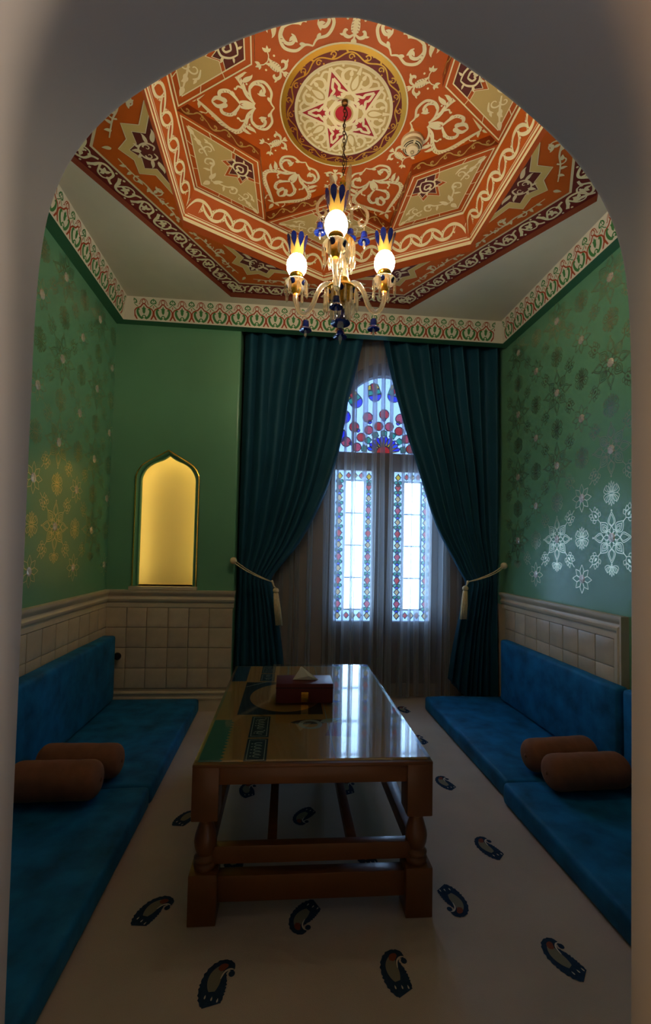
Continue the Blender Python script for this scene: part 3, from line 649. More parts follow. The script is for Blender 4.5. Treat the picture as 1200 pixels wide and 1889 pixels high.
sectors('diamond_scroll', o, 'cream', Z_D, 0.0024, 30)

# --- scroll band on the star riser
def riser_scroll():
    a, b = V((RT, 0)), V((RI * cos(R(30)), RI * sin(R(30)))); L = (b - a).length; o = Orn(); n = 6; h = Z_F - Z_D; p = (L - 0.02) / n
    for k in range(n):
        u = 0.01 + (k + 0.5) * p; o.push(0, u, h / 2, 1, 1 if k % 2 else -1)
        o.st([(-p / 2, 0), (-p / 4, h * 0.26), (0, h * 0.30), (p / 4, h * 0.16), (p / 2, 0)], (0.004, 0.008, 0.004)); o.spiral((0.004, 0.0), 0.011, 0.003, 100, -260, (0.006, 0.003)); o.leaf((p * 0.22, -h * 0.02), 200, 0.018, 0.008); o.pop()
    return o, L
o, L = riser_scroll()
for k in range(12):
    a, b = STAR[k], STAR[(k + 1) % 12]
    if k % 2: a, b = b, a
    a, b = V(a), V(b); d = (b - a).normalized(); mid = (a + b) / 2; nn = V((-d.y, d.x)); nn = nn if nn.dot(-mid) > 0 else -nn
    if k < 2:
        pass
    me = o.mesh('riser_scroll', 'tan', lambda u, v, h: V((a.x + d.x * u + nn.x * (0.001 + h), a.y + d.y * u + nn.y * (0.001 + h), v)), 0)
    link('riser_scroll', me, ceiling, (HX, HY, Z_D))

# --- braided band on the cove (six sides)
ap1, ap2 = R1 * cos(R(30)), R2 * cos(R(30)); SL = hypot(ap1 - ap2, Z_G1 - Z_G0)
ey_ = V((-(ap1 - ap2), 0, Z_G1 - Z_G0)).normalized(); nrm = V((-(Z_G1 - Z_G0), 0, -(ap1 - ap2))).normalized()
o = Orn(); n = 7; half = R1 / 2 - 0.03; per = 2 * half / n
for k in range(n):
    for q, off in ((1, 0.0), (-1, 0.5)):
        u = -half + (k + 0.5 + (off if q < 0 else 0)) * per
        if u > half - 0.2 * per and q < 0: continue
        o.push(0 if q > 0 else pi, u, 0.078, per, 1)
        o.st([(-0.52, -0.022), (-0.34, 0.012), (-0.05, 0.034), (0.28, 0.028), (0.52, -0.006), (0.66, -0.036)], (0.026, 0.017, 0.003), n=5)
        o.st([(-0.50, -0.020), (-0.50, 0.006), (-0.56, 0.024)], (0.020, 0.010, 0.001), n=4)
        o.st([(-0.02, 0.028), (0.05, -0.002), (0.12, -0.030)], (0.004, 0.012, 0.003), n=4); o.st([(0.05, -0.002), (-0.03, -0.012), (-0.06, 0.002)], (0.012, 0.009, 0.001), n=4)
        o.pop()
o.st([(-R1 / 2 + 0.006, 0.012), (R1 / 2 - 0.006, 0.012)], 0.010, smooth=False); o.st([(-R1 / 2 + 0.02, 0.024), (R1 / 2 - 0.02, 0.024)], 0.003, smooth=False)
o.st([(-R2 / 2 - 0.002, SL - 0.006), (R2 / 2 + 0.002, SL - 0.006)], 0.012, smooth=False)
me = o.mesh('braid_scroll', 'cream', lambda u, v, h: V((ap1, u, 0)) + ey_ * v + nrm * h, 0.0012)
for k in range(6): link('braid_scroll', me, ceiling, (HX, HY, Z_G0), (0, 0, R(60 * k)))

# --- outer ring: half stars, sprigs, burgundy border
edge = [H0[0], H0[1]]; a0h = R0 * cos(R(30))
BW = 0.118
bi = inset(H0, BW)
o = Orn(); o.add([H0[0], H0[1], bi[1], bi[0]], [(0, 1, 2, 3)]); sectors('border_ground', o, 'maroon', Z_RING, 0.0010)
# local axis of a border side: outward normal at 30 deg; v along the side
o = Orn(); n = 5; per = R0 / n
for k in range(n):
    v = -R0 / 2 + (k + 0.5) * per; sg = 1 if k % 2 else -1; c = a0h - BW / 2
    for q in (1, -1):
        o.push(0, c, v + q * per / 4, q, 1)
        o.st([(-0.036, -per / 4 - 0.004), (-0.020, -per / 8 * 1.3), (0.024, -per / 8), (0.040, 0.01), (0.030, per / 8 * 1.2), (-0.012, per / 8 * 1.7), (-0.036, per / 4 + 0.004)], (0.012, 0.013, 0.018), n=4)
        o.st([(0.028, per / 8 * 1.3), (0.0, per / 8 * 0.9), (-0.030, 0.012), (-0.036, -0.018), (-0.02, -0.036)], (0.012, 0.009, 0.005), n=4); o.disc((-0.018, -0.036), 0.010, 10)
        for a_, l_ in ((170, 0.036), (120, 0.034), (60, 0.034), (240, 0.024)): o.leaf((-0.004, -0.004), a_ - 90, l_, 0.018, 0.15)
        o.disc((-0.042, per / 8 * 1.5), 0.007, 8); o.leaf((-0.018, per / 8 * 1.7), 320, 0.034, 0.016, 0.3); o.disc((0.046, -per / 8), 0.006, 8)
        o.pop()
sectors('border_scroll', o, 'cream', Z_RING, 0.0016, 30)
o = Orn(); i1, i2 = inset(H0, BW), inset(H0, BW + 0.012); o.add([i1[0], i1[1], i2[1], i2[0]], [(0, 1, 2, 3)]); sectors('border_line', o, 'pale_grey_cream', Z_RING, 0.0014)
def halfstar(r, ri, flat=0.0):
    pts = [(ap1 + flat, r * 1.32)]
    for k in range(1, 8):
        a = R(90 - 22.5 * k); rr = ri if k % 2 else r
        pts.append((ap1 + rr * cos(a), rr * sin(a) * (1.0 if k % 2 else 1.0)))
    return pts + [(ap1 + flat, -r * 1.32)]
HS1, HS2 = halfstar(0.190, 0.146), halfstar(0.140, 0.104)
o = Orn(); o.poly(HS1); sectors('half_star_border', o, 'tan', Z_RING, 0.0010)
o = Orn(); o.poly(HS2); sectors('half_star', o, 'dark_maroon', Z_RING, 0.0014)
o = Orn()
for hsx in (HS1, HS2): o.st(hsx, 0.004, smooth=False)
for k in (1, -1):
    o.push(sy=k)
    o.st([(ap1 + 0.10, 0.0), (ap1 + 0.085, 0.03), (ap1 + 0.05, 0.045), (ap1 + 0.02, 0.03), (ap1 + 0.03, 0.008)], (0.006, 0.010, 0.005)); o.leaf((ap1 + 0.02, 0.05), 85, 0.07, 0.022, 0.35); o.leaf((ap1 + 0.045, 0.045), 60, 0.05, 0.018, 0.3)
    o.spiral((ap1 + 0.055, 0.022), 0.018, 0.004, 0, 330, (0.008, 0.003)); o.leaf((ap1 + 0.09, 0.018), 30, 0.03, 0.014, 0.3)
    # sprig running along the hexagon side into the corner
    o.st([(ap1 + 0.21, 0.055), (ap1 + 0.165, 0.145), (ap1 + 0.125, 0.20), (ap1 + 0.095, 0.27), (ap1 + 0.055, 0.33), (ap1 + 0.03, 0.38), (ap1 + 0.018, 0.43)], (0.005, 0.009, 0.004))
    o.spiral((ap1 + 0.075, 0.235), 0.045, 0.01, -20, 300, (0.008, 0.005)); o.spiral((ap1 + 0.062, 0.30), 0.028, 0.008, 150, -140, (0.007, 0.004)); o.spiral((ap1 + 0.155, 0.175), 0.025, 0.006, 240, 560, (0.008, 0.004))
    for (a_, b_, c_) in ((0.075, 0.235, 30), (0.075, 0.235, 150), (0.07, 0.24, 270), (0.062, 0.30, 60), (0.045, 0.345, 150), (0.028, 0.39, 30), (0.024, 0.41, 120), (0.17, 0.13, 20), (0.185, 0.095, 350), (0.155, 0.175, 110), (0.11, 0.225, 40)): o.leaf((ap1 + a_, b_), c_, 0.034, 0.017, 0.2)
    o.leaf((ap1 + 0.018, 0.43), 95, 0.03, 0.016)
    o.pop()
o.leaf((ap1 + 0.085, 0), 0, 0.045, 0.02); o.leaf((ap1 + 0.22, 0), 0, 0.045, 0.02)
sectors('ring_scroll', o, 'pale_grey_cream', Z_RING, 0.0018)

# ================================================================== WALL STENCILS
LW = 0.0038
def m_big():
    o = Orn()
    for k in range(4):
        o.push(pi / 2 * k); s = 1.0
        o.oleaf((0.060, 0), 0, 0.078, 0.052, LW, 0.42); o.oleaf((0.064, 0), 0, 0.062, 0.034, LW * 0.8, 0.42)
        o.oleaf((0.018, 0), 0, 0.046, 0.026, LW, 0.5); o.ring((0.146, 0), 0.002, 0.006, 10)
        o.pop(); o.push(pi / 2 * k + pi / 4)
        o.oleaf((0.044, 0), 0, 0.078, 0.058, LW, 0.5); o.oleaf((0.050, 0), 0, 0.055, 0.034, LW, 0.5); o.oleaf((0.056, 0), 0, 0.032, 0.016, LW * 0.8, 0.5)
        o.oleaf((0.016, 0), 0, 0.036, 0.02, LW, 0.5); o.st([(0.04, -0.022), (0.052, 0.0), (0.04, 0.022)], LW, n=3)
        o.pop()
    return o
def m_flower():
    o = Orn()
    for k in range(8): o.push(pi / 4 * k); o.oleaf((0.016, 0), 0, 0.062 if k % 2 else 0.068, 0.034, LW, 0.5); o.pop()
    return o
def m_leaf():       # axis along +u
    o = Orn(); o.leaf((-0.014, 0), 0, 0.026, 0.013)
    o.oleaf((-0.028, 0), 0, 0.062, 0.040, LW * 0.8, 0.42)
    for k in (1, -1):
        for (x, a, l) in ((-0.022, 62, 0.026), (-0.004, 48, 0.03), (0.014, 36, 0.028)): o.push(sy=k); o.oleaf((x, 0.014), a, l, 0.018, LW * 0.75, 0.5); o.pop()
    o.st([(-0.06, 0.0), (-0.028, 0.0)], LW, smooth=False); o.st([(0.034, 0), (0.06, 0.0)], LW, smooth=False)
    return o
LT = 0.0028
def half_lotus(o):
    for k in (1, -1):
        o.push(sx=k); o.oleaf((0.002, 0.004), 74, 0.045, 0.014, LT, 0.55); o.oleaf((0.005, 0.006), 50, 0.042, 0.014, LT, 0.55); o.st([(0.004, 0.006), (0.022, 0.008), (0.038, 0.02), (0.034, 0.034)], LT, n=3); o.st([(0.004, 0.004), (0.03, 0.0), (0.046, 0.012), (0.034, 0.034)], LT, n=3); o.pop()
    o.oleaf((0, 0.002), 90, 0.052, 0.014, LT, 0.5)
def m_lotus():
    o = Orn(); half_lotus(o); o.push(pi); half_lotus(o); o.pop(); return o
def m_half():
    o = Orn(); o.push(0, 0, -0.05); half_lotus(o); o.pop(); return o
fz = lambda u, v, h: V((0, u, v)) + V((h, 0, 0))
SCL = {'lotus': 1.28, 'half_lotus': 1.1, 'leaf': 1.12}
ST = {n: f().mesh('stencil_' + n, 'stencil_gold', fz, 0.0) for n, f in (('rosette', m_big), ('flower', m_flower), ('leaf', m_leaf), ('lotus', m_lotus), ('half_lotus', m_half))}
DISC = MB().lathe([(0.025, 0), (0.0248, 0.002), (0.020, 0.0036), (0.010, 0.0046), (0.0005, 0.0048)], 20).mesh('pearl_disc', 'pearl', smooth=40)
def stencil(wall, x, nx, ya, zlo, ymin):
    dy, dz = 0.2428, 0.2390; cols = []
    def put(n, y, z, rx=0):
        if y < ymin or y > D - 0.05 or z > ZB - 0.06: return
        q = link('stencil_' + n, ST[n], wall, (x + nx * 0.0008, y, z), (rx, 0, 0)); k = SCL.get(n, 1.0); q.scale = (1, k, k)
    def disc(y, z):
        if y < ymin or y > D - 0.03 or z > ZB - 0.06: return
        link('pearl_disc', DISC, wall, (x, y, z), (0, R(90 * nx), 0))
    for i in range(-4, 7):
        y = ya + i * dy
        if i % 2 == 0:                                  # rosette columns
            for k in range(4):
                z = zlo + k * 2 * dz; disc(y, z); put('rosette', y, z)
                put('lotus', y, z + dz, 0); put('lotus', y + dy, z, 0)
                for sy in (1, -1):
                    for sz in (1, -1): put('leaf', y + sy * dy * 0.52, z + sz * dz * 0.52, atan2(sz, sy))
            put('half_lotus', y, zlo - 0.205, pi)
        else:
            for k in range(4): z = zlo - dz + k * 2 * dz; disc(y, z); put('flower', y, z)
stencil(wall_right, XR, -1, 2.2805, 1.295, 1.75)
stencil(wall_left, XL, 1, 2.660, 1.295, 1.75)

# ================================================================== WINDOW
win = struct(empty('window_1', (0, 0, 0)), 'tall stained glass window with fan transom behind sheer curtain', 'window')
WFR = lambda u, v, h=0.0: V((u, YW + h, v))
fmb = MB(); F0, F1 = YW - 0.03, YW + 0.04
for (a, b, c, d) in [(0.34, 0.43, 0.10, 2.06), (1.256, 1.346, 0.10, 2.06), (0.752, 0.931, 0.10, 1.90), (0.43, 1.256, 1.868, 2.02), (0.43, 0.752, 0.10, 0.606), (0.931, 1.256, 0.10, 0.606)]:
    MB().box(a, b, F0, F1, c, d, 0.004).obj('frame_bar', 'window_frame', win, smooth=40)
arc_o, arc_i = arch_top(0.503, 24), arch_top(0.43, 24)
mb = MB(); n_ = 25
mb.add([(p[0], y, p[1]) for y in (F0, F1) for l in (arc_o, arc_i) for p in l], [(i, i + 1, i + 1 + n_, i + n_) for i in range(n_ - 1)] + [(i + n_, i + n_ + 1, i + 1 + 3 * n_, i + 3 * n_) for i in range(n_ - 1)] + [(i + 2 * n_, i + 1 + 2 * n_, i + 1 + 3 * n_, i + 3 * n_) for i in range(n_ - 1)])
mb.obj('frame_arch', 'window_frame', win, smooth=40)
_pieces = {}
def piece(poly, m, d=0.003, name='stained_pane', y=0.0):
    MB().prism(poly, lambda u, v, h: WFR(u, v, h + y), d).obj(name, m, win)
lead = Orn()
def lp(poly, w=0.005): lead.outline(poly, w, -w / 2)
def circ(c, r, n=16, a0=0, a1=360): return [(c[0] + r * cos(R(a0 + (a1 - a0) * k / n)), c[1] + r * sin(R(a0 + (a1 - a0) * k / n))) for k in range(n if a1 - a0 == 360 else n + 1)]
for (xa, xb, ca, cb) in [(0.433, 0.750, 0.519, 0.682), (0.933, 1.250, 1.020, 1.172)]:
    z0, z1, zc0, zc1 = 0.606, 1.866, 0.705, 1.785
    zm = [zc0, 0.969, 1.239, 1.509, zc1]
    for a, b in zip(zm, zm[1:]): piece([(ca, a + 0.006), (cb, a + 0.006), (cb, b - 0.006), (ca, b - 0.006)], 'clear_pane', name='clear_pane')
    for z in zm: MB().box(ca - 0.006, cb + 0.006, YW - 0.008, YW + 0.012, z - 0.006, z + 0.006).obj('muntin', 'muntin_blue', win)
    for x in (ca, cb): MB().box(x - 0.006, x + 0.006, YW - 0.008, YW + 0.012, zc0, zc1).obj('muntin', 'muntin_blue', win)
    piece([(xa, z0), (ca - 0.006, z0), (ca - 0.006, z1), (xa, z1)], 'glass_frost', y=0.012, name='textured_pane'); piece([(cb + 0.006, z0), (xb, z0), (xb, z1), (cb + 0.006, z1)], 'glass_frost', y=0.012, name='textured_pane')
    piece([(ca - 0.006, z0), (cb + 0.006, z0), (cb + 0.006, zc0 - 0.006), (ca - 0.006, zc0 - 0.006)], 'glass_frost', y=0.012, name='textured_pane'); piece([(ca - 0.006, zc1 + 0.006), (cb + 0.006, zc1 + 0.006), (cb + 0.006, z1), (ca - 0.006, z1)], 'glass_frost', y=0.012, name='textured_pane')
    P0 = 0.0985
    for cx in ((xa + ca) / 2 - 0.004, (xb + cb) / 2 + 0.004):
        k = 0; z = z1 - 0.045
        while z > z0 + 0.02:
            big = k % 2 == 1; m = ('glass_yellow' if k == 0 else ('glass_red' if k % 4 == 1 else 'glass_pink') if k % 2 else 'glass_amber'); w, h = (0.027, 0.038) if big else (0.024, 0.03)
            q = [(cx, z - h), (cx + w, z), (cx, z + h), (cx - w, z)]; piece(q, m); lp(q)
            zz = z - P0 / 2 - 0.003
            if zz > z0 + 0.03:
                for dx, dz_, mm in ((-0.017, 0.010, 'glass_teal'), (0.017, 0.010, 'glass_teal'), (0, -0.012, 'glass_blue')):
                    q = circ((cx + dx, zz + dz_ * 0.8), 0.0155, 10); piece(q, mm, y=0.004); lp(q, 0.004)
            z -= P0 if k else 0.085; k += 1
    for zz in ((z1 + zc1) / 2 + 0.002, (z0 + zc0) / 2):
        n = 3
        for k in range(n):
            cx = ca + (k + 0.5) * (cb - ca) / n; w = 0.022
            q = [(cx, zz - 0.026), (cx + w, zz), (cx, zz + 0.026), (cx - w, zz)]; piece(q, ('glass_red', 'glass_amber', 'glass_red')[k]); lp(q)
# fan transom: sun, rays, ring of circles, tulip medallions
SC = (0.843, 2.026)
pol = lambda r, a: (SC[0] + r * cos(R(a)), SC[1] + r * sin(R(a)))
bgp = [(0.413, 2.022), (1.273, 2.022)] + arch_top(0.43, 24)
piece(bgp, 'glass_frost', y=0.014, name='textured_pane')
q = circ(SC, 0.062, 12, 0, 180); piece(q, 'glass_red'); lp(q)
nr = 11
for k in range(nr):
    a0_, a1_ = 180 * k / nr, 180 * (k + 1) / nr; am = (a0_ + a1_) / 2
    q = [pol(0.066, am - 6.5), pol(0.128, am), pol(0.066, am + 6.5)]; piece(q, 'glass_yellow' if k % 2 else 'glass_amber'); lp(q, 0.004)
    if k < nr - 1:
        q = [pol(0.070, a1_ - 1.5), pol(0.132, a1_ - 7.2), pol(0.150, a1_), pol(0.132, a1_ + 7.2), pol(0.070, a1_ + 1.5)]; piece(q, 'glass_blue' if k % 2 else 'glass_cobalt'); lp(q, 0.004)
for k in range(7):
    a_ = 12 + 26 * k; q = [pol(0.152, a_ - 9), pol(0.19, a_ - 8), pol(0.198, a_), pol(0.19, a_ + 8), pol(0.152, a_ + 9)]; piece(q, 'glass_teal'); lp(q, 0.004)
for k in range(8):
    q = circ(pol(0.235, 11 + 22.6 * k), 0.037, 14); piece(q, ('glass_red', 'glass_pink')[k % 2]); lp(q)
for k in range(7):
    c = pol(0.335, 15 + 25 * k); q = circ(c, 0.042, 14); piece(q, ('glass_pink', 'glass_red')[k % 2]); lp(q)
    q = circ(pol(0.292, 15 + 25 * k), 0.017, 10); piece(q, 'glass_cobalt', y=0.004); lp(q, 0.004)
for (ox, oz) in ((-0.083, 2.525), (0.083, 2.525), (-0.245, 2.462), (0.245, 2.462), (-0.345, 2.325), (0.345, 2.325), (-0.375, 2.165), (0.375, 2.165)):
    c = (SC[0] + ox, oz); r = 0.056; a_ = 90 - 52 * ox / 0.345
    def gg(x, y, c=c, a_=a_): t = R(a_ - 90); return (c[0] + cos(t) * x - sin(t) * y, c[1] + sin(t) * x + cos(t) * y)
    lo = [gg(*p) for p in [(r * cos(R(t)), r * sin(R(t))) for t in range(180, 361, 20)]]
    q = lo; piece(q, 'glass_cobalt'); lp(q, 0.004)
    q = [gg(-0.014, 0.10), gg(0.014, 0.10), gg(0.016, 0.05), gg(0, 0.01), gg(-0.016, 0.05)]
    piece(q, 'glass_red'); lp(q, 0.004)
    for s_ in (1, -1):
        q = [gg(s_ * r, 0.004), gg(s_ * 0.004, 0.004), gg(s_ * 0.020, 0.045), gg(s_ * 0.05, 0.045)]; piece(q, 'glass_teal'); lp(q, 0.004)
        q = [gg(s_ * 0.05, 0.05), gg(s_ * 0.022, 0.05), gg(s_ * 0.018, 0.095), gg(s_ * 0.044, 0.085)]; piece(q, 'glass_yellow'); lp(q, 0.004)
lm = lead.mesh('lead_came', 'lead', lambda u, v, h: V((u, YW - 0.002 - h, v))); link('lead_came', lm, win)
lm2 = lead.mesh('lead_came', 'lead', lambda u, v, h: V((u, YW + 0.010 + h, v))); link('lead_came', lm2, win)

# ================================================================== CURTAINS
def interp(tab, z):
    if z >= tab[0][0]: return tab[0][1]
    for (z0, a), (z1, b) in zip(tab, tab[1:]):
        if z >= z1: t = (z - z1) / (z0 - z1); return b + (a - b) * t
    return tab[-1][1]
def smooth_tab(t): 
    c = crom(t, 8); return c
def curtain(name, inner, outer, tie_z, nf, ph, ybase, bottom, m='velvet_curtain', amp=0.032):
    inner, outer = smooth_tab(inner), smooth_tab(outer); nu, nz = 220, 90; mb = MB(); vs = []
    rnd = random.Random(ph * 13 + 1); offs = [rnd.uniform(-0.35, 0.35) for _ in range(40)]
    for j in range(nz + 1):
        t = j / nz
        for i in range(nu + 1):
            u = i / nu; zb = bottom(u); z = 2.925 + (zb - 2.925) * t
            xo, xi = interp(outer, z), interp(inner, z); x = xo + (xi - xo) * u
            g = abs(xi - xo); k = min(1.0, max(0.25, g / 0.9)); d = abs(z - tie_z)
            a = amp * (0.45 + 0.75 * min(1, d / 0.9)) * (0.6 + 0.4 * k)
            uu = u * nf + 0.25 * sin(u * 9 + ph) + 0.10 * sin(z * 1.7 + u * 14)
            w = sin(2 * pi * uu + ph) + 0.22 * sin(4 * pi * uu + 1.3 * ph + 0.6 * z) + 0.5 * sin(2 * pi * uu * 0.37 + 2 * ph)
            y = ybase + a * w + 0.012 * sin(5 * u + z * 2)
            if d < 0.35: y += -0.03 * (1 - d / 0.35) * sin(pi * u)
            x += 0.010 * cos(2 * pi * uu + ph) * k
            vs.append((x, y, z))
    fs = [(j * (nu + 1) + i, j * (nu + 1) + i + 1, (j + 1) * (nu + 1) + i + 1, (j + 1) * (nu + 1) + i) for j in range(nz) for i in range(nu)]
    o = mb.add(vs, fs).obj(name, m, smooth=True)
    sm = o.modifiers.new('thickness', 'SOLIDIFY'); sm.thickness = 0.004; sm.offset = 0
    return o
YC = D + 0.085
cl = curtain('velvet_curtain', [(2.93, 0.612), (2.6, 0.54), (2.38, 0.488), (2.12, 0.45), (1.9, 0.402), (1.7, 0.345), (1.51, 0.269), (1.35, 0.19), (1.21, 0.107), (1.08, 0.005), (0.97, -0.075), (0.9, -0.068), (0.75, -0.035), (0.55, 0.0), (0.31, 0.033), (0.0, 0.06)],
             [(2.93, -0.33), (1.5, -0.33), (1.1, -0.325), (0.95, -0.32), (0.6, -0.33), (0.0, -0.335)], 0.96, 8, 0.7, YC, lambda u: 0.035)
tag(cl, 'dark teal velvet curtain tied back beside the niche wall', 'curtain', 'velvet window curtains')
cr = curtain('velvet_curtain', [(2.93, 0.762), (2.6, 0.835), (2.31, 0.915), (2.1, 0.98), (1.92, 1.045), (1.7, 1.12), (1.45, 1.206), (1.3, 1.278), (1.15, 1.365), (1.05, 1.42), (0.96, 1.472), (0.88, 1.46), (0.7, 1.425), (0.45, 1.375), (0.18, 1.335), (0.0, 1.32)],
             [(2.93, 1.738), (1.3, 1.738), (0.96, 1.735), (0.5, 1.738), (0.0, 1.738)], 0.96, 8, 2.1, YC, lambda u: 0.035 + 0.16 * max(0, (u - 0.55) / 0.45) ** 1.2)
tag(cr, 'dark teal velvet curtain tied back beside the stencilled right wall', 'curtain', 'velvet window curtains')
# sheer
def sheer_curtain():
    mb = MB(); vs = []; nz = 24; X0, X1 = -0.33, 1.735; nfold = 34; per = (X1 - X0) / nfold; rnd = random.Random(117); nu = nfold * 14
    wf = [rnd.uniform(0.45, 1.9) for _ in range(nfold + 1)]; tot = sum(wf[:nfold]); acc = [0]
    for q in wf[:nfold]: acc.append(acc[-1] + q / tot)
    for j in range(nz + 1):
        t = j / nz; z = 2.925 + (0.02 - 2.925) * t
        for i in range(nu + 1):
            s = i / nu * nfold; k = min(nfold - 1, int(s)); fr = s - k; x = X0 + (X1 - X0) * (acc[k] + (acc[k + 1] - acc[k]) * fr); wd = (X1 - X0) * (acc[k + 1] - acc[k])
            a = 2 * pi * fr; x += wd * (0.46 + 0.06 * sin(z * 1.3 + k)) * sin(a) * -1.0 + 0.010 * sin(z * 0.9 + k * 1.7) * t
            y = D + 0.252 + 0.042 * (cos(a) - 1) * (0.7 + 0.3 * sin(k * 2.1)) + 0.008 * sin(z + k)
            vs.append((x, y, z))
    fs = [(j * (nu + 1) + i, j * (nu + 1) + i + 1, (j + 1) * (nu + 1) + i + 1, (j + 1) * (nu + 1) + i) for j in range(nz) for i in range(nu)]
    return mb.add(vs, fs).obj('sheer_curtain', 'sheer_white', smooth=True)
tag(sheer_curtain(), 'translucent white sheer curtain hanging before the stained glass window', 'curtain')

# tiebacks
def tieback(knob, nx, wall_end, tie, ball, tip, label, back):
    t = empty('curtain_tieback', knob); K = V(knob)
    L = lambda p: V(p) - K
    ends = L(wall_end)
    MB().lathe([(0.009, 0.0), (0.009, max(0.01, ends.length - 0.02))], 12, ax=ends).obj('knob_stem', 'cotton', t, smooth=40)
    MB().lathe([(0.026 * sin(pi * k / 12) + 0.0004, -0.026 * cos(pi * k / 12)) for k in range(13)], 18).obj('knob', 'cotton', t, smooth=True)
    T = L(tie); B = L(ball)
    for dz in (0.008, -0.012):
        pts = [V((0, -0.004, dz)), T * 0.35 + V((0, -0.03, dz * 0.7 - 0.012)), T * 0.7 + V((0, -0.022, dz * 0.4 - 0.010)), T]
        c = [V((0, 0, 0))]; out = []
        for i in range(3):
            p = [pts[max(0, min(3, i + k))] for k in (-1, 0, 1, 2)]
            for j in range(6):
                s = j / 6; out.append(0.5 * (2 * p[1] + (p[2] - p[0]) * s + (2 * p[0] - 5 * p[1] + 4 * p[2] - p[3]) * s * s + (3 * p[1] - p[0] - 3 * p[2] + p[3]) * s ** 3))
        MB().tube(out + [T], 0.0042, 6).obj('cord', 'cotton', t, smooth=True)
    MB().tube([T + V((0, 0.0, 0.004)), T + V((0.004 * nx, -0.004, 0.0)), (T + B) / 2, B + V((0, 0, 0.018))], [0.010, 0.009, 0.006, 0.005], 8).obj('knot', 'cotton', t, smooth=True)
    MB().lathe([(0.023 * sin(pi * k / 10) + 0.0004, -0.021 * cos(pi * k / 10)) for k in range(11)], 14, o=tuple(B)).obj('tassel_head', 'cotton', t, smooth=True)
    tp = L(tip); top = B + V((0, 0, -0.019)); mb = MB(); n = 22
    for k in range(n):
        a = 2 * pi * k / n; rr = 0.018 if k % 2 else 0.012; fl = 1.25
        p0 = top + V((cos(a) * rr * 0.8, sin(a) * rr * 0.8, 0)); p1 = tp + V((cos(a) * rr * fl, sin(a) * rr * fl, random.uniform(-0.004, 0.008))); mb.tube([p0, (p0 + p1) / 2 + V((cos(a) * 0.003, 0, 0)), p1], 0.0048, 5)
    mb.obj('tassel_skirt', 'cotton', t, smooth=True)
    tag(t, label, 'tieback', 'cord tiebacks with tassels')
tieback((-0.352, D - 0.05, 1.102), 1, (-0.37, D, 1.102), (-0.068, D - 0.03, 0.950), (-0.036, D - 0.03, 0.884), (-0.006, D - 0.03, 0.630), 'cream cord tieback with tassel on the curtain next to the niche', 1)
tieback((1.725, D - 0.05, 1.10), -1, (1.762, D - 0.05, 1.10), (1.445, D - 0.03, 0.970), (1.424, D - 0.03, 0.920), (1.410, D - 0.03, 0.684), 'cream cord tieback with tassel on the curtain next to the right wall', -1)

# ================================================================== SEATING
def cushion(name, x0, x1, y0, y1, z0, z1, label, cat, group, r=0.02, m='velvet_cushion', seed=0):
    bm = bmesh.new(); bmesh.ops.create_cube(bm, size=1)
    dx, dy, dz = x1 - x0, y1 - y0, z1 - z0
    for q in bm.verts: q.co = V((q.co.x * dx, q.co.y * dy, (q.co.z + 0.5) * dz))
    bmesh.ops.bevel(bm, geom=bm.edges[:], offset=r, segments=3, affect='EDGES', profile=0.5)
    bmesh.ops.subdivide_edges(bm, edges=[e for e in bm.edges if e.calc_length() > 0.1], cuts=10, use_grid_fill=True)
    for q in bm.verts:
        c = q.co; n = 0.004 * sin(9 * c.x + 3 + seed) * sin(7 * c.y + seed * 2) + 0.003 * sin(17 * c.y + 5 * c.z + seed)
        if dz < min(dx, dy): c.z += n if c.z > dz * 0.5 else 0
        else: c.x += n * (1 if x0 < 0 else -1) * 0.6 if abs(c.x) > 0 and c.z > 0.02 else 0
    o = MB().bm(bm).obj(name, m, smooth=50); o.location = ((x0 + x1) / 2, (y0 + y1) / 2, z0)
    return tag(o, label, cat, group)
G1 = 'teal velvet floor seats'; G2 = 'teal velvet backrest cushions'
cushion('seat_mattress', XL + 0.022, -0.572, 2.198, 3.412, 0.002, 0.100, 'dark teal velvet floor mattress on the left, far one under the niche', 'mattress', G1, seed=1)
cushion('seat_mattress', XL + 0.022, -0.575, 0.96, 2.190, 0.002, 0.094, 'dark teal velvet floor mattress on the left, nearest the doorway', 'mattress', G1, seed=2)
cushion('seat_mattress', 1.108, XR - 0.022, 2.148, 3.405, 0.002, 0.098, 'bright teal velvet floor mattress on the right, far one by the curtain', 'mattress', G1, seed=3)
cushion('seat_mattress', 1.085, XR - 0.022, 0.96, 2.140, 0.002, 0.096, 'dark teal velvet floor mattress on the right, nearest the doorway', 'mattress', G1, seed=4)
cushion('backrest_cushion', XL + 0.024, -1.150, 2.10, 3.350, 0.106, 0.562, 'teal velvet backrest against the left wall below the niche corner', 'backrest', G2, seed=5)
cushion('backrest_cushion', XL + 0.024, -1.145, 0.98, 2.09, 0.104, 0.562, 'teal velvet backrest against the left wall, near piece at the doorway edge', 'backrest', G2, seed=6)
cushion('backrest_cushion', 1.650, XR - 0.044, 2.105, 3.300, 0.104, 0.552, 'bright teal velvet backrest against the right wall beside the curtain', 'backrest', G2, seed=7)
cushion('backrest_cushion', 1.662, XR - 0.044, 0.98, 2.095, 0.102, 0.552, 'teal velvet backrest against the right wall, near piece cut by the doorway edge', 'backrest', G2, seed=8)
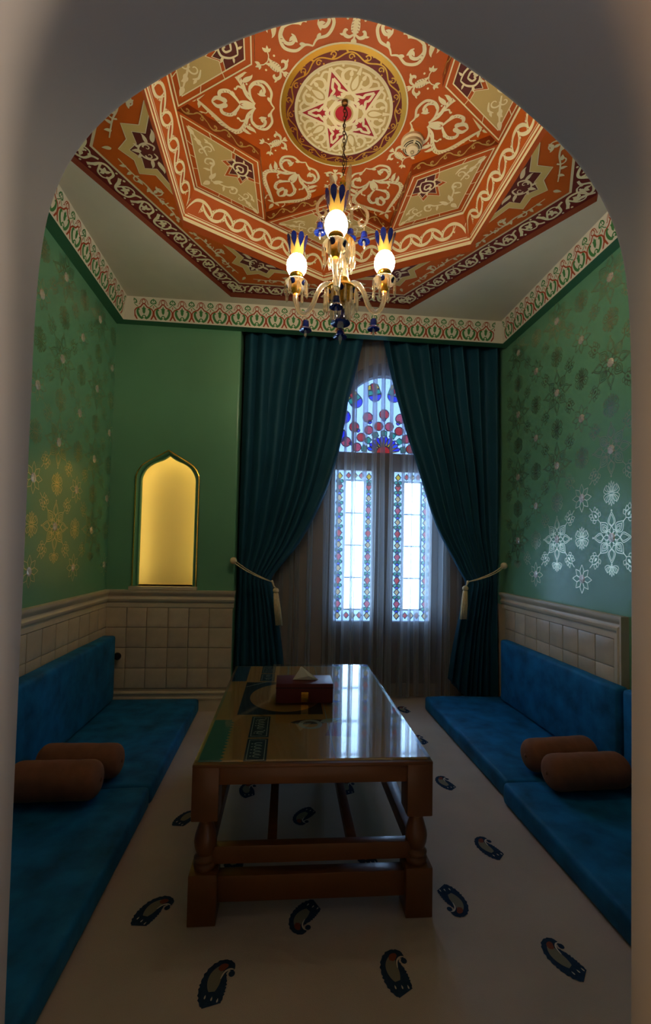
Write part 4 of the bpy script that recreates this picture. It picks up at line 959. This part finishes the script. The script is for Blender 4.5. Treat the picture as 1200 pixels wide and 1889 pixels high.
def bolster(xc, y, z, L, r, rz, label):
    prof = []
    n = 10
    for k in range(n + 1): a = pi / 2 * k / n; prof.append((max(0.0006, r * (0.30 + 0.70 * sin(a) ** 0.8) if k else 0.0006), -L / 2 + r * 0.55 * (1 - cos(a)) * 1.0 if False else -L / 2 + r * 0.62 * (1 - cos(a))))
    prof = [(max(0.0006, r * sin(pi / 2 * k / n) ** 0.62), -L / 2 + r * 0.60 * (1 - cos(pi / 2 * k / n))) for k in range(n + 1)]
    mid = [(r * (1 + 0.012 * sin(k * 1.9)), -L / 2 + r * 0.6 + (L - 1.2 * r) * k / 8) for k in range(1, 8)]
    prof = prof + mid + [(a, -b) for a, b in prof[::-1]]
    t = empty('bolster_cushion', (xc, y, z), rz)
    MB().lathe(prof, 28, ax=(1, 0, 0), caps=True).obj('cover', 'suede', t, smooth=True)
    for s in (1, -1): MB().lathe([(0.010, 0), (0.009, 0.004), (0.0006, 0.006)], 10, o=(s * (L / 2 - 0.002), 0, 0), ax=(s, 0, 0)).obj('end_button', 'suede', t, smooth=True)
    tag(t, label, 'bolster', 'brown suede bolsters')
bolster(1.435, 2.235, 0.184, 0.38, 0.078, R(5), 'brown suede bolster on the right seat, farther of the pair')
bolster(1.452, 2.055, 0.182, 0.40, 0.080, R(2), 'brown suede bolster on the right seat, nearer of the pair')
bolster(-0.915, 2.262, 0.184, 0.38, 0.076, R(-2), 'brown suede bolster on the left seat, farther of the pair')
bolster(-0.945, 2.085, 0.182, 0.38, 0.080, R(0), 'brown suede bolster on the left seat, nearer of the pair')
kn = MB().lathe([(0.012, 0), (0.012, 0.02), (0.024, 0.028), (0.027, 0.038), (0.022, 0.05), (0.0005, 0.054)], 18, ax=(0, -1, 0)).obj('door_stop', 'black_rubber', smooth=40)
kn.location = (-1.150, D - 0.015, 0.405); tag(kn, 'small black round knob on the tiles behind the left backrest', 'knob')

# ================================================================== COFFEE TABLE
TX, TY, TA = (-0.2535 + 0.5216) / 2, (1.5099 + 2.7238) / 2, -0.0134
tb = empty('coffee_table', (TX, TY, 0), TA); tag(tb, 'brown wooden coffee table with turned legs and glass top', 'table')
hx, hy = 0.394, 0.614; LG = 0.043
ix, iy = hx - LG, hy - LG
def leg(cx, cy):
    mb = MB(); mb.box(cx - LG, cx + LG, cy - LG, cy + LG, 0.322, 0.494, 0.005); mb.box(cx - LG - 0.002, cx + LG + 0.002, cy - LG - 0.002, cy + LG + 0.002, 0.0, 0.158, 0.004)
    mb.lathe([(0.036, 0.325), (0.034, 0.316), (0.024, 0.310), (0.022, 0.302), (0.026, 0.288), (0.034, 0.262), (0.037, 0.245), (0.035, 0.225), (0.028, 0.204), (0.030, 0.198), (0.036, 0.192), (0.036, 0.186), (0.029, 0.181), (0.036, 0.175), (0.038, 0.168), (0.034, 0.156)], 24, o=(cx, cy, 0))
    return mb.obj('leg', 'wood', tb, smooth=35)
for sx in (-1, 1):
    for sy in (-1, 1): leg(sx * ix, sy * iy)
for sy in (-1, 1):
    MB().box(-ix + LG - 0.004, ix - LG + 0.004, sy * iy - 0.022 - 0.012 * (sy < 0), sy * iy + 0.022, 0.432, 0.490, 0.004).obj('apron', 'wood', tb, smooth=35)
    MB().box(-ix + 0.03, ix - 0.03, sy * iy - 0.022, sy * iy + 0.022, 0.056, 0.138, 0.004).obj('stretcher', 'wood', tb, smooth=35)
    MB().box(-ix + 0.02, ix - 0.02, sy * iy - 0.016, sy * iy + 0.016, 0.172, 0.228, 0.003).obj('shelf_bar', 'wood', tb, smooth=35)
for sx in (-1, 1):
    MB().box(sx * ix - 0.02, sx * ix + 0.02, -iy + LG - 0.004, iy - LG + 0.004, 0.432, 0.490, 0.004).obj('apron', 'wood', tb, smooth=35)
    MB().box(sx * ix - 0.022, sx * ix + 0.022, -iy + 0.02, iy - 0.02, 0.175, 0.230, 0.003).obj('shelf_rail', 'wood', tb, smooth=35)
    MB().box(sx * 0.135 - 0.016, sx * 0.135 + 0.016, -iy + 0.01, iy - 0.01, 0.190, 0.226, 0.003).obj('shelf_slat', 'wood', tb, smooth=35)
MB().box(-hx, hx, -hy, hy, 0.488, 0.501, 0.004).obj('top_board', 'wood', tb, smooth=35)
MB().box(-0.3876, 0.3876, -0.607, 0.607, 0.5045, 0.5130, 0.0015).obj('glass_top', 'table_glass', tb)

# printed cloth lying under the glass
ct = empty('printed_cloth', (TX, TY, 0.5012), TA); tag(ct, 'printed tan cloth with calligraphy bands lying under the glass tabletop', 'cloth')
MB().box(-0.380, 0.380, -0.598, 0.598, 0, 0.0012).obj('cloth_ground', 'cloth_tan', ct)
CF = lambda u, v, h: V((u, v, 0.0014 + h))
def cl_part(name, m, fn, h=0.0):
    o = Orn(); fn(o); link(name, o.mesh(name, m, CF, h), ct)
def fn(o):
    o.poly([(-0.380, -0.598), (-0.312, -0.598)] + [(-0.300 - (0.014 if k % 2 else 0), -0.59 + k * 0.0125) for k in range(28)] + [(-0.312, -0.235), (-0.380, -0.235)])
cl_part('fringe_band', 'cloth_teal', fn)
cl_part('dark_corner', 'cloth_navy', lambda o: o.poly([(-0.380, 0.30), (-0.305, 0.30), (-0.305, 0.598), (-0.380, 0.598)]))
for (v0, v1) in ((-0.598, -0.42), (-0.41, -0.20), (0.30, 0.44), (0.45, 0.598)): cl_part('calligraphy_band', 'cloth_dark', lambda o: o.poly([(-0.235, v0), (-0.160, v0), (-0.160, v1), (-0.235, v1)]), 0.0002)
rnd = random.Random(5)
for (v0, v1) in ((-0.59, -0.43), (-0.40, -0.21), (0.31, 0.43), (0.46, 0.59)):
    def fn(o):
        o.outline([(-0.228, v0), (-0.167, v0), (-0.167, v1), (-0.228, v1)], 0.003); v = v0 + 0.02
        while v < v1 - 0.02:
            k = rnd.random()
            o.st([(-0.215, v), (-0.182, v + 0.004), (-0.178, v + 0.014)], 0.005, n=3) if k < 0.4 else o.st([(-0.185, v), (-0.205, v + 0.006), (-0.2, v + 0.018), (-0.18, v + 0.016)], 0.005, n=3)
            if k > 0.6: o.disc((-0.215, v + 0.01), 0.004, 6)
            v += 0.024
    cl_part('calligraphy_strokes', 'cloth_grey', fn, 0.0004)
cl_part('dark_picture_ground', 'cloth_dark', lambda o: o.poly([(-0.300, -0.18), (0.06, -0.18), (0.06, 0.28), (-0.300, 0.28)]), 0.0002)
def fn(o): o.add([(-0.10 + 0.165 * cos(2 * pi * k / 40), 0.05 + 0.20 * sin(2 * pi * k / 40)) for k in range(40)], [tuple(range(40))])
cl_part('round_dish', 'cloth_tan', fn, 0.0004)
for q_ in ((-0.13, 0.0, 5, 0.16, 0.05), (-0.12, 0.16, 0, 0.14, 0.04), (-0.08, -0.27, 4, 0.2, 0.05), (0.02, -0.02, 0, 0.14, 0.05)): cl_part('dark_brushwork', 'cloth_dark', lambda o: o.leaf(q_[:2], *q_[2:]), 0.0006)
def fn(o): o.ring((0.0, -0.29), 0.030, 0.048, 30); o.leaf((0.04, -0.27), 25, 0.10, 0.04)
cl_part('grey_brushwork', 'cloth_grey', fn, 0.0008)
cl_part('rose_brushwork', 'cloth_rose', lambda o: o.poly([(0.05, -0.40), (0.17, -0.42), (0.15, -0.29), (0.09, -0.26)]), 0.0006)
def fn(o): o.st([(0.07, -0.598), (0.07, 0.598)], 0.004, smooth=False); o.st([(-0.297, 0.2), (-0.2, 0.28), (-0.1, 0.34), (-0.085, 0.598)], 0.006)
cl_part('light_lines', 'cloth_grey', fn, 0.0008)

# tissue box
bx = empty('tissue_box', (0.118, 2.112, 0.5132), TA); tag(bx, 'dark red tissue box with gold badge standing on the glass table', 'tissue box')
MB().box(-0.127, 0.127, -0.070, 0.070, 0.0, 0.086, 0.003).obj('body', 'box_leather', bx, smooth=35)
MB().box(-0.128, 0.128, -0.071, 0.071, 0.066, 0.0685).obj('lid_seam', 'dark_slot', bx)
bd = MB().box(-0.015, 0.017, -0.0735, -0.069, 0.006, 0.050, 0.0015).obj('badge', 'brass', bx, smooth=35)
o = MB().lathe([(0.055, 0.0), (0.055, 0.0012), (0.052, 0.0012)], 24, o=(0, 0, 0.0858)); 
MB().box(-0.05, 0.06, -0.012, 0.012, 0.0855, 0.0868).obj('slot', 'dark_slot', bx)
tm = MB(); tm.add([(-0.054, -0.010, 0.087), (0.064, -0.014, 0.087), (0.005, 0.012, 0.087), (-0.014, -0.004, 0.146), (-0.020, 0.010, 0.138), (0.02, -0.018, 0.105), (-0.03, 0.004, 0.110)], [(0, 5, 3), (5, 1, 3), (1, 2, 3), (2, 4, 3), (4, 6, 3), (6, 0, 3), (2, 0, 6, 4), (0, 1, 5), (0, 2, 1)])
tm.obj('tissue', 'tissue', bx)

# ================================================================== SMOKE DETECTOR
sd = empty('smoke_detector', (0.622, 2.215, Z_F)); tag(sd, 'cream round smoke detector on the painted ceiling', 'smoke detector')
MB().lathe([(0.001, 0), (0.058, 0), (0.058, -0.012), (0.052, -0.018), (0.048, -0.019), (0.001, -0.019)], 36, caps=False).obj('base', 'detector_plastic', sd, smooth=35)
MB().lathe([(0.050, -0.019), (0.050, -0.034), (0.046, -0.039), (0.040, -0.040), (0.001, -0.040)], 36, caps=False).obj('body', 'detector_plastic', sd, smooth=35)
for rr, zz in ((0.045, -0.0395), (0.036, -0.0415)):
    for k in range(4):
        mb = MB(); mb.tube([(rr * cos(R(90 * k + 8 + 74 * i / 8)), rr * sin(R(90 * k + 8 + 74 * i / 8)), zz) for i in range(9)], 0.0022, 5); mb.obj('slot', 'dark_slot', sd)
MB().lathe([(0.032, -0.040), (0.030, -0.052), (0.022, -0.058), (0.001, -0.059)], 30, caps=False).obj('chamber', 'detector_plastic', sd, smooth=35)
MB().lathe([(0.012, -0.058), (0.009, -0.066), (0.001, -0.068)], 16, caps=False).obj('lens', 'crystal', sd, smooth=True)

# ================================================================== CHANDELIER
CC = V((0.245, 2.045, 0)); ch = empty('chandelier', (CC.x, CC.y, 2.147)); tag(ch, 'crystal chandelier with three lit white globes and cobalt blue cups', 'chandelier')
ZO = 2.147
def c(name, mb, m, parent=None, smooth=40): 
    mb.v = [(x, y, z - ZO) for x, y, z in mb.v]; return mb.obj(name, m, parent or ch, smooth=smooth)
def sph(r, z, n=10, sq=1.0): return [(max(0.0006, r * sin(pi * k / n)), z - sq * r * cos(pi * k / n)) for k in range(n + 1)]
_PR = {}
def prism_mesh(L, w):
    k = (round(L, 3), round(w, 4))
    if k not in _PR: _PR[k] = MB().lathe([(0.0006, 0), (w * 0.7, -0.006), (w, -L * 0.25), (w * 1.1, -L * 0.78), (0.0006, -L)], 6, caps=False).mesh('pendant', 'crystal')
    return _PR[k]
def pend(parent, p, L, w=0.0064, name='pendant'):
    link(name, prism_mesh(L, w), parent, (p[0], p[1], p[2] - ZO))
    return
# hook, chain
c('ceiling_hook', MB().lathe([(0.001, Z_F - 0.004), (0.016, Z_F - 0.006), (0.014, Z_F - 0.018), (0.004, Z_F - 0.022), (0.004, Z_F - 0.04)], 16, caps=False), 'chain_bronze')
mb = MB(); z = Z_F - 0.038; k = 0
while z > 2.955:
    a = pi / 2 * (k % 2); pts = [(0.006 * cos(t) * cos(a), 0.006 * cos(t) * sin(a), z - 0.010 + 0.012 * sin(t)) for t in [2 * pi * i / 10 for i in range(10)]]; mb.tube(pts, 0.0020, 5, close=True); z -= 0.0185; k += 1
c('chain', mb, 'chain_bronze')
c('wire', MB().tube([(0.008 * sin(i * 1.1) + 0.006, 0.006 * cos(i * 1.3), Z_F - 0.03 - i * 0.0215) for i in range(18)], 0.0022, 5), 'dark_slot')
# core
c('top_finial', MB().lathe([(0.004, 2.955), (0.009, 2.948), (0.010, 2.935), (0.017, 2.925), (0.018, 2.915), (0.010, 2.905), (0.008, 2.88)], 20, caps=False), 'brass')
c('upper_cup', MB().lathe([(0.008, 2.88), (0.018, 2.87), (0.022, 2.85), (0.018, 2.825), (0.012, 2.81), (0.010, 2.775)], 20, caps=False), 'crystal')
c('core_tube', MB().lathe([(0.012, 2.775), (0.016, 2.74), (0.012, 2.70), (0.012, 2.66)], 16, caps=False), 'brass')
c('upper_bowl', MB().lathe([(0.012, 2.665), (0.045, 2.650), (0.058, 2.634), (0.060, 2.628), (0.050, 2.632), (0.014, 2.645)], 28, caps=False), 'gold_dark')
c('core_glass', MB().lathe([(0.020, 2.640), (0.032, 2.62), (0.034, 2.56), (0.030, 2.50), (0.036, 2.47), (0.034, 2.455)], 20, caps=False), 'crystal')
c('hub', MB().lathe([(0.016, 2.46), (0.040, 2.452), (0.044, 2.44), (0.040, 2.426), (0.020, 2.42)], 24, caps=False), 'brass')
c('lower_bowl', MB().lathe([(0.020, 2.425), (0.062, 2.418), (0.078, 2.398), (0.074, 2.392), (0.050, 2.37), (0.030, 2.35), (0.022, 2.34)], 32, caps=False), 'gold_dark')
for k in range(6):
    a = R(60 * k + 20); c('bowl_inlay', MB().lathe([(0.017, 0), (0.012, 0.004), (0.0006, 0.006)], 12, o=(0.066 * cos(a), 0.066 * sin(a), 2.388), ax=(cos(a), sin(a), -0.8)), 'cobalt_enamel')
c('lower_ball', MB().lathe(sph(0.032, 2.325, 10), 18, caps=False), 'crystal')
c('blue_cup', MB().lathe([(0.010, 2.318), (0.022, 2.312), (0.026, 2.285), (0.030, 2.265), (0.044, 2.252), (0.046, 2.248), (0.026, 2.256)], 20, caps=False), 'cobalt')
c('bottom_stem', MB().lathe([(0.012, 2.255), (0.016, 2.24), (0.012, 2.222)], 14, caps=False), 'crystal')
c('bottom_bell', MB().lathe([(0.008, 2.225), (0.018, 2.218), (0.020, 2.200), (0.030, 2.188), (0.032, 2.184), (0.016, 2.190)], 18, caps=False), 'cobalt')
c('bottom_crystal', MB().lathe([(0.004, 2.196), (0.009, 2.182), (0.008, 2.170), (0.0006, 2.147)], 8, caps=False), 'crystal', smooth=False)
for k in range(16):
    a = R(22.5 * k + 8)
    pend(ch, (0.058 * cos(a), 0.057 * sin(a), 2.628), 0.125 if k % 2 else 0.105); pend(ch, (0.076 * cos(a), 0.076 * sin(a), 2.394), 0.10 if k % 2 else 0.085)
    if k % 2: pend(ch, (0.042 * cos(a), 0.042 * sin(a), 2.345), 0.095)
# lower arms
ARMS = [((0.1985 - 0.02), 0), ]
def smooth3(pts, n=7):
    out = []; pts = [V(p) for p in pts]; m = len(pts)
    for i in range(m - 1):
        p = [pts[max(0, min(m - 1, i + k))] for k in (-1, 0, 1, 2)]
        for j in range(n): s = j / n; out.append(0.5 * (2 * p[1] + (p[2] - p[0]) * s + (2 * p[0] - 5 * p[1] + 4 * p[2] - p[3]) * s * s + (3 * p[1] - p[0] - 3 * p[2] + p[3]) * s ** 3))
    return out + [pts[-1]]
def blob_r(n, r): return [r * (1 + 0.10 * (i % 2)) for i in range(n)]
def bell(parent, x, y, z, s=1.0):
    c('bell_link', MB().lathe([(0.003, z + 0.03 * s), (0.003, z)], 6, o=(x, y, 0)), 'crystal', parent)
    c('bell_cup', MB().lathe([(0.005, z), (0.015 * s, z - 0.006 * s), (0.017 * s, z - 0.028 * s), (0.015 * s, z - 0.034 * s)], 14, o=(x, y, 0)), 'cobalt', parent)
    c('bell_skirt', MB().lathe([(0.012 * s, z - 0.033 * s), (0.026 * s, z - 0.043 * s), (0.030 * s, z - 0.052 * s), (0.024 * s, z - 0.050 * s), (0.010 * s, z - 0.044 * s)], 14, o=(x, y, 0), caps=False), 'cobalt', parent)
    pend(parent, (x, y, z - 0.045 * s), 0.042 * s, 0.0055, 'bell_crystal')
def arm(ang, rr):
    a = R(ang); ca, sa = cos(a), sin(a); P = lambda r, z: (r * ca, r * sa, z)
    gx, gy = rr * ca, rr * sa; k = rr / 0.21
    pts = smooth3([P(0.030, 2.430), P(0.055 * k, 2.452), P(0.085 * k, 2.448), P(0.112 * k, 2.410), P(0.132 * k, 2.360), P(0.162 * k, 2.332), P(0.192 * k, 2.350), P(rr, 2.405), P(rr, 2.455)])
    t = c('arm', MB().tube(pts, blob_r(len(pts), 0.0115), 10), 'crystal', smooth=True)
    O = (gx, gy, 0)
    c('candle_cup', MB().lathe([(0.012, 2.44), (0.022, 2.452), (0.026, 2.475), (0.020, 2.496), (0.016, 2.51)], 18, o=O, caps=False), 'gold_dark', t)
    c('drip_bowl', MB().lathe([(0.016, 2.500), (0.046, 2.506), (0.056, 2.496), (0.050, 2.482), (0.040, 2.474), (0.024, 2.468)], 26, o=O, caps=False), 'crystal', t)
    for q in range(5):
        b = R(72 * q + 30); c('cup_inlay', MB().lathe([(0.014, 0), (0.010, 0.003), (0.0006, 0.005)], 12, o=(gx + 0.047 * cos(b), gy + 0.047 * sin(b), 2.484), ax=(cos(b), sin(b), -0.5)), 'cobalt_enamel', t)
    c('globe_collar', MB().lathe([(0.020, 2.508), (0.030, 2.520), (0.034, 2.535), (0.030, 2.545)], 24, o=O, caps=False), 'brass', t)
    c('globe', MB().lathe([(0.026, 2.534), (0.037, 2.543), (0.0470, 2.563), (0.0495, 2.583), (0.0465, 2.602), (0.038, 2.619), (0.028, 2.630)], 28, o=O, caps=False), 'globe_glow', t, smooth=True)
    # painted blue swirl on the globe
    sw = MB(); pts = []; gp = [(0.037, 2.543), (0.0470, 2.563), (0.0495, 2.583), (0.0465, 2.602), (0.038, 2.619), (0.028, 2.630)]
    def gr(z):
        for (ra, za), (rb, zb) in zip(gp, gp[1:]):
            if z <= zb: return ra + (rb - ra) * (z - za) / (zb - za)
        return 0.028
    for i in range(13):
        q = i / 12; b = R(-150 + 62 * q); zz = 2.570 + 0.050 * q ** 0.6; pts.append((b, zz))
    vs = []
    for i, (b, zz) in enumerate(pts):
        w = 0.0052 * sin(pi * (i + 0.3) / 12.6)
        for z2 in (zz - w, zz, zz + w): r0 = gr(min(2.629, z2)) + 0.0016; vs.append((gx + r0 * cos(b), gy + r0 * sin(b), z2))
    sw.add(vs, [(3 * i + k, 3 * i + k + 1, 3 * i + k + 4, 3 * i + k + 3) for i in range(12) for k in (0, 1)]); c('globe_swirl', sw, 'cobalt_enamel', t)
    # crown: gold cup opening into eight pointed petals with blue panels
    cr_ = MB(); n = 64; vs = []; rings = [(0.030, 2.628), (0.029, 2.640), (0.031, 2.655), (0.036, 2.675)]
    for r0, z0 in rings: vs += [(gx + r0 * cos(2 * pi * i / n), gy + r0 * sin(2 * pi * i / n), z0) for i in range(n)]
    for i in range(n):
        ph = (i % 8) / 8; hgt = 0.012 + 0.046 * (1 - abs(2 * ph - 1)) ** 0.45; r0 = 0.036 + 0.26 * hgt; vs.append((gx + r0 * cos(2 * pi * i / n), gy + r0 * sin(2 * pi * i / n), 2.675 + hgt))
    m = len(rings) + 1; cr_.add(vs, [(q * n + i, q * n + (i + 1) % n, (q + 1) * n + (i + 1) % n, (q + 1) * n + i) for q in range(m - 1) for i in range(n)])
    c('globe_crown', cr_, 'gilt', t, smooth=True)
    for q in range(8):
        b = R(45 * q + 22.5); pm = MB(); f3 = lambda u, v, h, b=b: (gx + (0.0372 + 0.25 * v + h) * cos(b + u / 0.04), gy + (0.0372 + 0.25 * v + h) * sin(b + u / 0.04), 2.668 + v)
        pm.prism([(0, -0.014), (0.003, -0.004), (0.009, 0.010), (0.0118, 0.024), (0.0118, 0.040), (0.008, 0.052), (0, 0.058), (-0.008, 0.052), (-0.0118, 0.040), (-0.0118, 0.024), (-0.009, 0.010), (-0.003, -0.004)], f3, 0.0016); c('crown_petal', pm, 'cobalt_enamel', t)
    for q in range(8):
        b = R(45 * q + 10); pend(t, (gx + 0.054 * cos(b), gy + 0.054 * sin(b), 2.494), 0.085 if q % 2 else 0.07)
    bell(t, 0.160 * k * ca, 0.160 * k * sa, 2.300)
    return t
for ang, rr in ((-105, 0.185), (150, 0.238), (12, 0.218)): arm(ang, rr)
# upper scroll arms with blue bells
for ang, rr, zz in ((178, 0.115, 2.735), (60, 0.125, 2.78), (-20, 0.115, 2.68)):
    a = R(ang); ca, sa = cos(a), sin(a); P = lambda r, z: (r * ca, r * sa, z); dz = zz - 2.735
    pts = smooth3([P(0.015, 2.80), P(0.045, 2.845 + dz), P(0.085, 2.85 + dz), P(0.118, 2.81 + dz), P(0.112, 2.765 + dz), P(0.088, 2.755 + dz), P(0.078, 2.778 + dz), P(0.094, 2.790 + dz)])
    t = c('scroll_arm', MB().tube(pts, [0.009 * (1 - 0.4 * i / len(pts)) for i in range(len(pts))], 8), 'crystal', smooth=True)
    bell(t, 0.104 * ca, 0.104 * sa, 2.725 + dz, 0.95)
for ang in (55, 175, 295):
    a = R(ang); mb = MB(); ca, sa = cos(a), sin(a)
    pts = smooth3([(0.02 * ca, 0.02 * sa, 2.83), (0.045 * ca, 0.045 * sa, 2.87), (0.05 * ca, 0.05 * sa, 2.92), (0.062 * ca, 0.062 * sa, 2.965)])
    c('glass_leaf', mb.tube(pts, [0.004 + 0.010 * sin(pi * i / (len(pts) - 1)) for i in range(len(pts))], 8), 'crystal', smooth=True)
